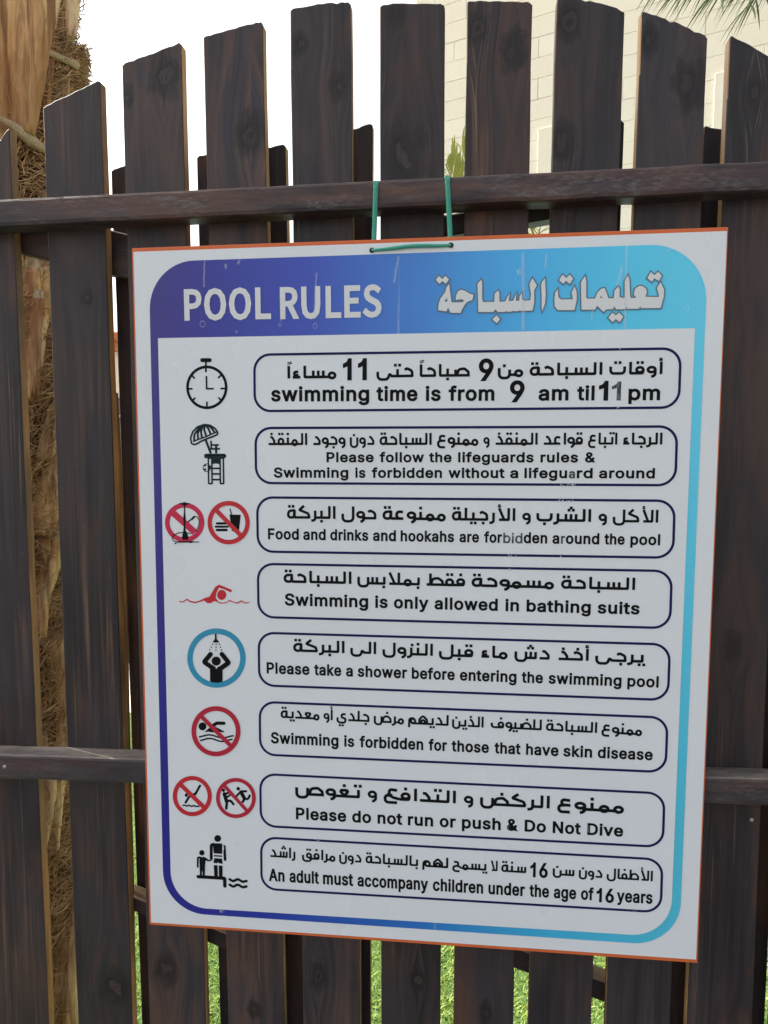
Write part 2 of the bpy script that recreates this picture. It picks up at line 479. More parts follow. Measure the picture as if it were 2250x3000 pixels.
# core
v, f = [], []
NR, NS = 90, 40
for j in range(NR + 1):
    z_ = 5.2 * j / NR
    for k in range(NS):
        a = 2 * math.pi * k / NS
        rr = TR * (.86 + .13 * noise.noise(Vector((math.cos(a) * 2.5, math.sin(a) * 2.5, z_ * 5))))
        v.append((tx + rr * math.cos(a), TY + rr * math.sin(a), z_))
for j in range(NR):
    for k in range(NS):
        f.append((j * NS + k, j * NS + (k + 1) % NS, (j + 1) * NS + (k + 1) % NS, (j + 1) * NS + k))
mesh_obj('trunk', v, f, m_core, palm, smooth=True)

def boot(center, widths, thick, lift=0.0, cut=True, name='leaf_base', rs=0):
    """a chopped palm leaf base: a curved tapering tongue standing off the trunk.
    center: 3D points bottom to top, widths in metres"""
    rg = random.Random(rs)
    pts = []
    n = len(center) - 1
    SEG = 14
    for i in range(SEG + 1):
        t = i / SEG * n; k = min(int(t), n - 1); u = t - k
        pts.append((center[k].lerp(center[k + 1], u), widths[k] * (1 - u) + widths[k + 1] * u))
    CS = 10
    v, f = [], []
    for i, (p, wd) in enumerate(pts):
        a = pts[max(0, i - 1)][0]; b = pts[min(SEG, i + 1)][0]
        tdir = (b - a).normalized()
        out = Vector((p.x - tx, p.y - TY, 0)).normalized()
        side = tdir.cross(out).normalized(); out2 = side.cross(tdir).normalized()
        if out2.dot(out) < 0: out2 = -out2
        for k in range(CS + 1):
            s = -1 + 2 * k / CS
            q = p + side * (s * wd / 2) + out2 * (lift + thick * (1 - s * s) + .006 * noise.noise(Vector((s * 3 + rs, i * .4, rs))))
            v.append(q)
        for k in range(CS, -1, -1):
            s = -1 + 2 * k / CS
            q = p + side * (s * wd / 2 * .96) + out2 * (lift - thick * .35 * (1 - s * s) - .004)
            v.append(q)
    M = 2 * (CS + 1)
    mi = []
    for i in range(SEG):
        for k in range(M):
            k2 = (k + 1) % M
            f.append((i * M + k, i * M + k2, (i + 1) * M + k2, (i + 1) * M + k)); mi.append(0)
    f.append(tuple(range(M - 1, -1, -1))); mi.append(1)
    # rough cut end: domed fan
    cpt = sum((Vector(v[SEG * M + k]) for k in range(M)), Vector((0, 0, 0))) / M
    tdir = (pts[-1][0] - pts[-2][0]).normalized()
    ring0 = SEG * M
    o1 = len(v)
    for k in range(M):
        q = Vector(v[ring0 + k])
        v.append(q.lerp(cpt, .35) + tdir * (.012 + .010 * rg.random()))
    v.append(cpt + tdir * .016)
    for k in range(M):
        k2 = (k + 1) % M
        f.append((ring0 + k, ring0 + k2, o1 + k2, o1 + k)); mi.append(1)
        f.append((o1 + k, o1 + k2, len(v) - 1)); mi.append(1)
    o = mesh_obj(name, v, f, [m_boot, m_cut], palm, mi, smooth=True)
    bm = bmesh.new(); bm.from_mesh(o.data); bmesh.ops.recalc_face_normals(bm, faces=bm.faces); bm.to_mesh(o.data); bm.free()
    return o
def tp(x, y, r=TR + .01): return trunk_pt(x, y, r)
PX = 1.5 / FOC
# leaf bases one can see, from the top down: (points bottom->top, widths in survey units, thickness)
BOOTS = [
 ([(186, 118), (192, 30), (200, -90)], [40, 62, 84], .03, .022),
 ([(128, 330), (136, 160), (150, -20), (158, -120)], [20, 34, 46, 50], .02, .012),
 ([(62, 400), (70, 250), (90, 60), (110, -120)], [75, 120, 150, 190], .035, .02),
 ([(-40, 560), (-30, 300), (-20, 0)], [110, 130, 160], .03, .01),
 ([(86, 1175), (100, 1000), (118, 880), (128, 790)], [44, 62, 84, 96], .030, .0),
 ([(70, 1170), (80, 1000), (86, 880), (92, 792)], [30, 55, 70, 72], .028, .006),
 ([(82, 1168), (98, 1020), (108, 878)], [22, 38, 40], .024, .026),
 ([(128, 1350), (150, 1270), (168, 1200)], [50, 66, 60], .02, .0),
 ([(122, 1570), (135, 1500), (160, 1405), (185, 1340)], [86, 100, 96, 70], .022, .004),
 ([(112, 1860), (118, 1740), (140, 1640), (160, 1580)], [40, 66, 100, 104], .030, .004),
 ([(158, 2150), (168, 2030), (176, 1950), (172, 1868)], [40, 52, 60, 76], .026, .0),
 ([(120, 2230), (122, 2190), (124, 2160)], [18, 20, 22], .02, .01),
 ([(150, 2480), (158, 2320), (178, 2200), (186, 2120)], [46, 70, 84, 90], .026, .006),
 ([(118, 2480), (132, 2380), (142, 2280)], [40, 56, 60], .024, .012),
 ([(196, 3120), (192, 2900), (200, 2760), (216, 2640)], [130, 90, 62, 30], .03, .01),
 ([(30, 3100), (40, 2800), (60, 2600)], [120, 120, 90], .025, .0),
 ([(20, 2300), (30, 2100), (40, 1900)], [110, 110, 90], .025, .0),
 ([(10, 1700), (20, 1500), (30, 1300)], [110, 110, 90], .025, .0),
]
for k, (cp, wd, th, lf) in enumerate(BOOTS):
    boot([tp(*q, TR + .012 + lf) for q in cp], [q * PX for q in wd], th, 0, rs=k)
# the rest of the trunk, in a spiral
rg = random.Random(21)
cnt = 0
for k in range(120):
    a = k * 2.39996; z_ = .12 + k * .042
    p0 = Vector((tx + math.cos(a) * TR * .98, TY + math.sin(a) * TR * .98, z_))
    dcam = Vector((math.cos(a), math.sin(a), 0)).dot(Vector((-tx, -TY, 0)).normalized())
    rgt = math.cos(a) > -.15
    if (dcam > -.1 and rgt) or math.cos(a) > .1: continue            # the part in view is built above
    boot([p0, p0 + Vector((math.cos(a) * .03, math.sin(a) * .03, .12)), p0 + Vector((math.cos(a) * .075, math.sin(a) * .075, .26))], [.10, .085, .06], .025, 0, rs=k + 50)
# flat strap of sheath lying across the trunk (two of them)
def strap(pts, wd, th, rs):
    P = [tp(x, y, TR + .045 + l) for x, y, l in pts]
    v, f = [], []
    n = len(P)
    for i, p in enumerate(P):
        a = P[max(0, i - 1)]; b = P[min(n - 1, i + 1)]; t = (b - a).normalized()
        out = Vector((p.x - tx, p.y - TY, 0)).normalized(); s = t.cross(out).normalized()
        tw = wd[i] * PX / 2
        for u, o_ in ((-1, 0), (0, .006), (1, 0), (0, -th)):
            v.append(p + s * u * tw + out * o_)
    for i in range(n - 1):
        for k in range(4): f.append((i * 4 + k, i * 4 + (k + 1) % 4, (i + 1) * 4 + (k + 1) % 4, (i + 1) * 4 + k))
    f.append((3, 2, 1, 0)); f.append(tuple((n - 1) * 4 + k for k in range(4)))
    return mesh_obj('sheath_strap', v, f, m_cut, palm, smooth=True)
strap([(-60, 330, .02), (0, 348, .02), (30, 362, .02), (60, 385, .015), (90, 408, .01), (115, 428, 0), (150, 450, 0)], [14, 14, 20, 36, 44, 34, 20], .008, 1)
strap([(112, 138, 0), (140, 152, 0), (175, 168, 0), (205, 180, .0), (228, 192, 0)], [18, 22, 22, 24, 30], .01, 2)

# fibre: matted strands round the trunk
def fibres(n, seed, region, name, rr0=TR - .005, rr1=TR + .045, ln=(.03, .09)):
    rg = random.Random(seed); v, f = [], []
    for k in range(n):
        x, y = region(rg)
        lim = 226 - .30 * y if y < 135 else 232       # the matting follows the trunk's ragged contour
        if x > lim + (14 if name != 'fibre_tuft' else 40): x = lim - rg.uniform(0, 90)
        r0 = rg.uniform(rr0, rr1)
        p = trunk_pt(x, y, r0)
        out = Vector((p.x - tx, p.y - TY, 0)).normalized(); tn = Vector((-out.y, out.x, 0))
        base = .35 + 1.2 * noise.noise(Vector((x * .012, y * .006, seed)))
        ang = base * 1.6 + rg.gauss(0, .55)
        d = (tn * math.cos(ang) + Vector((0, 0, 1)) * math.sin(ang)).normalized()
        sd = out.cross(d).normalized()
        L_ = rg.uniform(*ln); cv = rg.uniform(-.5, .5); lo = rg.uniform(-.1, .35)
        rad = rg.choice((.0005, .0007, .0009, .0014))
        P = []
        for i in range(5):
            t = i / 4 - .5
            P.append(p + d * (t * L_) + sd * (cv * L_ * (t * t)) + out * (lo * L_ * t + .006 * math.sin(i * 1.7 + k)))
        i0 = len(v)
        for i, q in enumerate(P):
            rr = rad * (1 if i < 4 else .4)
            v += [q + sd * rr, q - sd * rr * .5 + out * rr, q - sd * rr * .5 - out * rr]
        for i in range(4):
            for s in range(3):
                f.append((i0 + i * 3 + s, i0 + i * 3 + (s + 1) % 3, i0 + i * 3 + 3 + (s + 1) % 3, i0 + i * 3 + 3 + s))
    o = mesh_obj(name, v, f, m_fib, palm); tag(o, kind='stuff'); return o
fibres(2600, 5, lambda r: (r.gauss(165, 38) if r.random() < .75 else r.uniform(30, 235), r.uniform(-60, 640)), 'fibre_mat')
fibres(3800, 6, lambda r: (r.uniform(30, 245), r.uniform(620, 3050)), 'fibre_mat')
fibres(1100, 9, lambda r: (r.gauss(226, 16), r.gauss(200, 38)), 'fibre_tuft', TR - .01, TR + .035, (.012, .04))
# a mesh-like sheath bulge on the upper right contour
def lump(cx, cy, rx, ry, rz_px, rs, mat=None, name='fibre_lump'):
    c0 = tp(cx, cy, TR + .0); bm = bmesh.new(); bmesh.ops.create_icosphere(bm, subdivisions=4, radius=1)
    rx *= PX; ry *= PX; rz = rz_px * PX
    for q in bm.verts:
        nn = 1 + .22 * noise.noise(q.co * 2.2 + Vector((rs, 0, 0))) + .10 * noise.noise(q.co * 7 + Vector((rs, 3, 0)))
        q.co = Vector((q.co.x * rx * nn, q.co.y * rz * nn, q.co.z * ry * nn)) + c0
    me = bpy.data.meshes.new(name); off = Vector(palm.location)
    for q in bm.verts: q.co -= off
    for fc in bm.faces: fc.smooth = True
    bm.to_mesh(me); bm.free(); me.materials.append(mat or m_fib)
    o = bpy.data.objects.new(name, me); COL.objects.link(o); o.parent = palm
    return o
lump(178, 60, 34, 130, 40, 1, m_fib); lump(185, 175, 34, 60, 40, 2, m_fib); lump(218, 212, 40, 62, 50, 3, m_cut, 'cut_stub'); lump(236, 178, 18, 20, 24, 13, m_fib); lump(232, 252, 24, 22, 30, 14, m_cut, 'cut_stub')
lump(175, 420, 60, 150, 40, 4, m_core, 'dark_fibre_lump')
lump(118, 775, 30, 30, 20, 5, m_cut, 'cut_stub'); lump(140, 1608, 48, 34, 26, 6, m_cut, 'cut_stub'); lump(150, 1870, 40, 34, 24, 7, m_cut, 'cut_stub'); lump(178, 2140, 38, 36, 24, 8, m_cut, 'cut_stub')

# ---- green fronds
m = NT('palm_leaflet'); n = m.noise(m.coord((8, 8, 8)), 1, 3, .6)
m.base(m.mix(n, (.05, .085, .025), (.15, .20, .055))); m.rough(.5)
m.b.inputs['Transmission Weight'].default_value = 0
m_leaf = m.m
m = NT('young_palm_leaflet'); n = m.noise(m.coord((8, 8, 8)), 1, 3, .6)
m.base(m.mix(n, (.22, .25, .07), (.46, .44, .16))); m.rough(.5); m_leaf2 = m.m
def frond(root, tip, sag, parent, mat, nl, leaf_len, wid, seed, name='frond', hang=.4, spread=1.0):
    rg = random.Random(seed)
    v, f = [], []
    N = 24
    P = []
    for i in range(N + 1):
        t = i / N
        P.append(root.lerp(tip, t) + Vector((0, 0, sag * 4 * t * (1 - t))))
    a, b = tube(P, [.012 * (1 - .8 * i / N) + .001 for i in range(N + 1)], 6); v += a; f += b
    for k in range(nl):
        t = .08 + .92 * (k // 2) / (nl // 2); side = 1 if k % 2 else -1
        i = min(int(t * N), N - 1); p = P[i].lerp(P[i + 1], t * N - i)
        d = (P[i + 1] - P[i]).normalized(); s = d.cross(Vector((0, 0, 1))).normalized() * side
        L_ = leaf_len * (math.sin(.25 + 2.6 * t) ** .7) * rg.uniform(.85, 1.1)
        dr = (d * rg.uniform(.5, .9) + s * spread * rg.uniform(.6, 1) + Vector((0, 0, rg.uniform(-.25, .35)))).normalized()
        wv = dr.cross(Vector((rg.uniform(-.3, .3), rg.uniform(-.3, .3), 1))).normalized()
        i0 = len(v); M = 5
        for j in range(M + 1):
            u = j / M
            q = p + dr * (L_ * u) + Vector((0, 0, -hang * L_ * u * u))
            w_ = wid * (math.sin(.35 + u * 2.75)) * .5
            v += [q + wv * w_, q + Vector((0, 0, .15 * w_)), q - wv * w_]
        for j in range(M):
            o_ = i0 + j * 3
            f += [(o_, o_ + 1, o_ + 4, o_ + 3), (o_ + 1, o_ + 2, o_ + 5, o_ + 4)]
    return mesh_obj(name, v, f, mat, parent)
base = at_depth(1440, 2300, 4.05); base.z = 0
sp_ = thing('small_palm', base, 'small yellow-green palm growing behind the middle of the fence', 'palm tree')
v, f = tube([base, base + Vector((.02, 0, .5)), base + Vector((0, 0, 1.15))], [.13, .12, .09], 12)
mesh_obj('trunk', v, f, m_core, sp_, smooth=True)
crown = base + Vector((0, 0, 1.1))
TIPS = [(1322, 452, 4.0, .3), (1352, 425, 4.0, .3), (1305, 480, 3.9, .3), (1560, 560, 3.7, .2), (1345, 520, 3.8, .25), (1335, 640, 3.7, .2), (1585, 655, 3.8, .15), (1600, 700, 3.6, .1), (1250, 700, 4.0, .2), (1480, 760, 3.6, .2), (1700, 800, 3.9, .2), (1150, 900, 4.0, .2), (1450, 640, 4.6, .2)]
for k, (x, y, Y, sg) in enumerate(TIPS):
    frond(crown, at_depth(x, y, Y), sg, sp_, m_leaf2, 90, .30, .011, 100 + k, hang=.25)
base = at_depth(2900, 2000, 6.0); base.z = 0
tp2 = thing('tall_palm', base, 'palm whose dark green fronds hang in at the top right corner', 'palm tree')
hgt = 5.7
v, f = tube([base, base + Vector((.05, 0, 2.5)), base + Vector((0, 0, hgt - .2))], [.24, .2, .18], 14); mesh_obj('trunk', v, f, m_core, tp2, smooth=True)
crown = base + Vector((0, 0, hgt))
for k, (x, y, Y, sg) in enumerate([(1940, -80, 5.0, .12), (1985, -30, 5.2, .2), (2090, -20, 5.0, .3), (2010, -60, 5.6, .25), (2190, -40, 4.9, .30), (2180, 40, 5.4, .6), (2360, 160, 5.0, .6), (2500, -500, 4.6, .4), (3200, -700, 4.5, .5), (3600, 100, 5.0, .5), (3300, -200, 7.5, .5), (2600, -800, 7.5, .5)]):
    frond(crown, at_depth(x, y, Y), sg, tp2, m_leaf, 120, .50, .016, 200 + k, hang=.55)

# ================================================================== THE FENCES
m_edge = edge_wood('bare_pine_edge', 1.0)
m_edge2 = edge_wood('weathered_pine_edge', .55)
FB = on_plane(1125, 1500, D_PLANK); FB.z = 0
fence = thing('picket_fence', FB, 'dark stained picket fence with a curved top that carries the pool rules sign', 'fence')
def lx(p): return p.x - FB.x
def knot(x, y, r):
    p = on_plane(x, y, D_PLANK); return (p.x - FB.x, p.z, r)
def floor_pt(xa, ya, xb, yb, d):
    """where the plank's edge line, continued downwards, comes close to the ground"""
    A, B = on_plane(xa, ya, d), on_plane(xb, yb, d)
    t = (0.045 - A.z) / (B.z - A.z)
    return A + (B - A) * t
def plank(parent, left, right, top, d, mats, thick, seed, name='plank', chips=True):
    """left/right: ((x, y) top, (x, y) low) on the plank's face; top: points between them along the sawn top"""
    rg = random.Random(seed)
    lt, rt = on_plane(*left[0], d), on_plane(*right[0], d)
    lb, rb = floor_pt(*left[0], *left[1], d), floor_pt(*right[0], *right[1], d)
    poly = []
    tops = [lt] + [on_plane(*q, d) for q in top] + [rt]
    # sawn top with small chips
    for i in range(len(tops) - 1):
        a, b = tops[i], tops[i + 1]
        n = max(2, int((b - a).length / .006))
        for k in range(n):
            t = k / n
            p = a.lerp(b, t)
            if i or k:
                p = p + UP * (rg.uniform(-.0007, .0007))
                if chips and rg.random() < .05: p = p - UP * rg.uniform(.001, .003)
            poly.append(p)
    poly.append(tops[-1])
    # the corners are slightly worn
    for (a, b, flip) in ((rt, rb, 1), (lb, lt, -1)):
        n = 26
        rng_ = range(1, n) if flip == 1 else range(1, n)
        if flip == 1:
            for k in rng_: poly.append(a.lerp(b, k / n) + HOR * (.0009 * noise.noise(Vector((k * .5, seed, 1))) + rg.uniform(-.0002, .0002)))
            poly.append(b); poly.append(lb)
        else:
            for k in rng_: poly.append(a.lerp(b, k / n) + HOR * (.0009 * noise.noise(Vector((k * .5, seed, 7))) + rg.uniform(-.0002, .0002)))
    return slab(name, poly, thick, mats, parent, bev=.0012)
FP = [ # left edge, right edge, sawn top, knots (x, y, radius m)
 ([(-175, 560), (-60, 3000)], [(27, 374), (143, 3000)], [(-60, 470)], []),
 ([(125, 316), (228, 3000)], [(293, 238), (389, 3000)], [(135, 308), (160, 296), (262, 248), (284, 236)], [(252, 872, .010), (335, 2890, .022)]),
 ([(357, 192), (438, 3000)], [(531, 130), (603, 3000)], [(366, 184), (425, 163), (505, 132), (524, 124)], [(483, 217, .022), (370, 285, .012), (490, 2838, .020)]),
 ([(595, 110), (669, 3000)], [(770, 72), (833, 3000)], [(603, 104), (700, 78), (750, 65), (764, 63)], [(738, 390, .022), (745, 2960, .010)]),
 ([(850, 30), (888, 3000)], [(1027, 12), (1055, 3000)], [(858, 24), (930, 10), (1000, 4), (1020, 6)], [(882, 128, .012), (991, 248, .012), (930, 2860, .016)]),
 ([(1113, 18), (1117, 3000)], [(1303, 22), (1289, 3000)], [(1122, 12), (1180, 8), (1290, 9), (1299, 14)], [(1158, 40, .014), (1180, 470, .034), (1225, 2870, .012)]),
 ([(1368, 6), (1328, 3000)], [(1560, 14), (1504, 3000)], [(1376, 1), (1450, 2), (1545, 4), (1554, 7)], [(1396, 82, .017), (1504, 145, .020), (1425, 2970, .012)]),
 ([(1631, 2), (1548, 3000)], [(1830, 38), (1732, 3000)], [(1636, -8), (1700, -5), (1760, 8), (1822, 28)], [(1664, 70, .020), (1650, 420, .018)]),
 ([(1878, 40), (1775, 3000)], [(2073, 112), (1963, 3000)], [(1885, 33), (1950, 52), (2020, 80), (2066, 102)], [(2018, 252, .022), (1903, 118, .014)]),
 ([(2137, 112), (2012, 3000)], [(2318, 205), (2203, 3000)], [(2143, 103), (2200, 132), (2280, 178), (2311, 196)], [(2208, 275, .013), (2150, 1890, .016)]),
 ([(2392, 250), (2262, 3000)], [(2570, 370), (2440, 3000)], [(2480, 300)], []),
 ([(-420, 700), (-320, 3000)], [(-235, 600), (-72, 3000)], [(-330, 640)], []),
]
for k, (l, r, t, kn) in enumerate(FP):
    if k == 0: l = [(-135, 460), (-28, 3000)]
    mt = wood('stained_plank_%s' % 'abcdefghijklmn'[k], 40 + k, [knot(*q) for q in kn], base_k=(.9, .85, 1.15, 1.25, 1.05, .85, 1.0, .95, 1.1, .9, 1, 1)[k], worn=(.1, .0, .1, .15, -.1, -.1, .15, .0, -.1, .15, 0, 0)[k], tint=(.1, .35, .25, .1, .5, .3, .05, .35, .55, .1, 0, 0)[k])
    plank(fence, l, r, t, D_PLANK, [mt, m_edge if k in (1, 2, 3, 4, 8, 9) else m_edge2], T_PLANK, k + 3)
# rails on the camera side
def rail(top_l, top_r, bot_l, bot_r, mat, seed, depth=D_PLANK - D_RAIL - .0005):
    A, B = on_plane(*top_l, D_RAIL), on_plane(*top_r, D_RAIL); C, D = on_plane(*bot_r, D_RAIL), on_plane(*bot_l, D_RAIL)
    n = 60; v = []
    f = []
    for i in range(n + 1):
        t = i / n
        w1 = .0010 * noise.noise(Vector((t * 22, seed, 0))); w2 = .0012 * noise.noise(Vector((t * 22, seed, 5)))
        a = A.lerp(B, t) + UP * w1; b = D.lerp(C, t) + UP * w2
        rd = .004
        v += [a - NRM * rd, a - UP * rd * .3 - NRM * rd * .3, a - UP * rd, b + UP * rd * 1.5, b + UP * rd * .4 - NRM * rd * .4, b - NRM * rd * 1.5, b - NRM * depth, a - NRM * depth]
    for i in range(n):
        for k in range(8):
            k2 = (k + 1) % 8
            f.append((i * 8 + k, i * 8 + k2, (i + 1) * 8 + k2, (i + 1) * 8 + k))
    f.append(tuple(range(8))); f.append(tuple(n * 8 + k for k in range(7, -1, -1)))
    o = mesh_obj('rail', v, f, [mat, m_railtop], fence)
    bm = bmesh.new(); bm.from_mesh(o.data); bmesh.ops.recalc_face_normals(bm, faces=bm.faces)
    bm.normal_update()
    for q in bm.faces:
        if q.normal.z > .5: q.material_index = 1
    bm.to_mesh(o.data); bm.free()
    return o
m_ = NT('painted_skylight_rail_top'); n = m_.noise(m_.coord((9, 30, 30)), 1, 4, .65); n2 = m_.noise(m_.coord((60, 200, 200)), 1, 4, .6)  # upward rail faces are paler: skylight painted into their colour
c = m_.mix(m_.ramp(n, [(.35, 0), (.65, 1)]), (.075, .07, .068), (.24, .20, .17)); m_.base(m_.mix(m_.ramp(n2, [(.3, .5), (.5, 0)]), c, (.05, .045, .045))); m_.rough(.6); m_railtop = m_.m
m_rail = wood('weathered_rail', 90, (), 'X', base_k=1.3, worn=-.3, tint=.2, scuff=.85)
m_rail2 = wood('weathered_lower_rail', 91, (), 'X', base_k=1.2, worn=-.5, tint=.6, scuff=.55)
def ext(p, q, x): return (x, p[1] + (q[1] - p[1]) * (x - p[0]) / (q[0] - p[0]))
T0, T1, B0_, B1_ = (0, 583), (2250, 470), (0, 664), (2250, 556)
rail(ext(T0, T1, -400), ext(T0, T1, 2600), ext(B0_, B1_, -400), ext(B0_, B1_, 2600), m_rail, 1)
T0, T1, B0_, B1_ = (0, 2212), (2250, 2284), (0, 2284), (2250, 2364)
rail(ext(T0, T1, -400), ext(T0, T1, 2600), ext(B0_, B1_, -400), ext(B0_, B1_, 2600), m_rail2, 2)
# nail heads
m_nail = plain('galvanised_nail', (.42, .42, .42), .4, .1); m_nail.node_tree.nodes['Principled BSDF'].inputs['Metallic'].default_value = .7
for (x, y, d) in ((14, 2246, D_RAIL), (2202, 2402, D_PLANK)):
    c = on_plane(x, y, d); v = []
    for s, h in ((.0028, -.0005), (.0028, .0008), (.0016, .0014)):
        v += [c + HOR * math.cos(i * .7854) * s + UP * math.sin(i * .7854) * s + NRM * h for i in range(8)]
    f = [(j * 8 + i, j * 8 + (i + 1) % 8, j * 8 + 8 + (i + 1) % 8, j * 8 + 8 + i) for j in (0, 1) for i in range(8)] + [tuple(range(16, 24))]
    mesh_obj('nail', v, f, m_nail, fence)

# ---- the second fence just behind, its pickets lower
RB = on_plane(1125, 1500, D_REAR); RB.z = 0
rear = thing('rear_fence', RB, 'second lower dark picket fence showing through the gaps of the front one', 'fence')
RP = [
 ([(325, 500), (415, 3000)], [(452, 470), (545, 3000)], [(333, 494), (445, 466)]),
 ([(576, 462), (645, 3000)], [(690, 440), (757, 3000)], [(583, 456), (684, 438)]),
 ([(725, 452), (776, 3000)], [(836, 426), (890, 3000)], [(732, 446), (828, 421)]),
 ([(960, 410), (966, 3000)], [(1091, 366), (1084, 3000)], [(968, 404), (1084, 361)]),
 ([(1135, 362), (1138, 3000)], [(1270, 350), (1268, 3000)], [(1200, 354)]),
 ([(1388, 346), (1352, 3000)], [(1530, 344), (1482, 3000)], [(1460, 342)]),
 ([(1690, 344), (1592, 3000)], [(1829, 360), (1728, 3000)], [(1697, 341), (1822, 353)]),
 ([(1895, 348), (1800, 3000)], [(2040, 368), (1930, 3000)], [(1960, 354)]),
 ([(2062, 372), (1958, 3000)], [(2190, 398), (2085, 3000)], [(2070, 369), (2183, 394)]),
 ([(2262, 420), (2130, 3000)], [(2362, 440), (2240, 3000)], [(2270, 416), (2350, 436)]),
]
m_rw = [wood('rear_plank_%s' % 'abc'[k], 70 + k, (), base_k=1.15) for k in range(3)]
m_redw = wood('rear_plank_reddish', 77, (), base_k=1.5, worn=.35)
for k, (l, r, t) in enumerate(RP):
    o = plank(rear, l, r, t, D_REAR, [m_redw if k in (1, 8) else m_rw[k % 3], m_edge if k in (2, 3, 6) else m_edge2], .019, 60 + k)
# slanting braces between the two rows of pickets
def brace(q, depth, mat, name='brace'):
    poly = [on_plane(*p, D_BRACE) for p in q]
    return slab(name, poly, depth, [mat, mat], rear, bev=.002)
m_br = wood('brace_wood', 95, (), 'X', base_k=.9)
m_tan = plain('painted_light_tan', (.30, .21, .125), .7, .3, 40)  # tan for the braces' upward faces: light from above put into the colour
def brace2(q, depth):
    o = brace(q, depth, m_br)
    o.data.materials.append(m_tan)
    for p in o.data.polygons:
        if p.normal.z > .6: p.material_index = 2
    return o
def brl(x0, y0, sl, x1): return y0 + sl * (x1 - x0)
brace([(-80, brl(54, 738, .244, -80) - 128), (480, brl(54, 738, .244, 480) - 132), (480, brl(54, 738, .244, 480)), (-80, brl(54, 738, .244, -80))], .034, m_br)
brace([(1278, 634), (1640, 574), (1640, 637), (1278, 696)], .034, m_br)
brace2([(350, 2610), (800, 2788), (800, 2843), (350, 2653)], .03)
brace2([(1440, 2748), (1880, 2918), (1880, 2980), (1440, 2812)], .034)
# a bare lath standing between the rows beside the second plank
o = slab('lath', [on_plane(*q, D_BRACE + .006) for q in [(325, 1150), (340, 1150), (353, 1400), (369, 1800), (376, 2160), (387, 2560), (394, 3000), (380, 3000), (366, 2560), (350, 2160), (335, 1700)]], .008, [m_edge, m_edge], rear, bev=.001)
# posts that carry both rows, at the ends outside the picture
for x in (-330, 2500):
    a = on_plane(x, 1500, D_BRACE); 
    v = [a + HOR * i * .03 - NRM * j for i in (-1, 1) for j in (0, .035)]
    v = [Vector((p.x, p.y, z_)) for z_ in (-.1, 1.75) for p in v]
    mesh_obj('post', v, [(0, 1, 3, 2), (4, 6, 7, 5), (0, 4, 5, 1), (2, 3, 7, 6), (0, 2, 6, 4), (1, 5, 7, 3)], m_rw[0], rear)

# ================================================================== THE SIGN
# Everything printed on the sign is laid out on the sign's own plane (u to the right, v down, metres).
_c0 = on_plane(386, 727, D_SIGN)
def S2(x, y):
    p = on_plane(x, y, D_SIGN) - _c0
    return Vector((p.dot(HOR), p.dot(UP)))
def S3(q, lift=0.0):
    return _c0 + HOR * q[0] + UP * q[1] + NRM * lift

def resample_corner(p0, p1, p2, r, n=5):
    a = (p0 - p1); b = (p2 - p1)
    la, lb = a.length, b.length
    if la < 1e-9 or lb < 1e-9: return [p1]
    a /= la; b /= lb
    ang = a.angle(b)
    if ang > 3.0 or r <= 0: return [p1]
    t = min(r / math.tan(ang / 2), la * .499, lb * .499)
    rr = t * math.tan(ang / 2)
    s = p1 + a * t; e = p1 + b * t
    c = p1 + (a + b).normalized() * (rr / math.sin(ang / 2))
    v0 = s - c; v1 = e - c
    tot = math.atan2(v0.x * v1.y - v0.y * v1.x, v0.dot(v1))
    out = []
    for i in range(n + 1):
        th = tot * i / n
        out.append(c + Vector((v0.x * math.cos(th) - v0.y * math.sin(th), v0.x * math.sin(th) + v0.y * math.cos(th))))
    return out

def round_path(pts, r, closed=False, n=5):
    pts = [Vector(p) for p in pts]
    N = len(pts); out = []
    rs = r if isinstance(r, (list, tuple)) else [r] * N
    for i in range(N):
        if not closed and i in (0, N - 1): out.append(pts[i]); continue
        out += resample_corner(pts[i - 1], pts[i], pts[(i + 1) % N], rs[i], n)
    return out

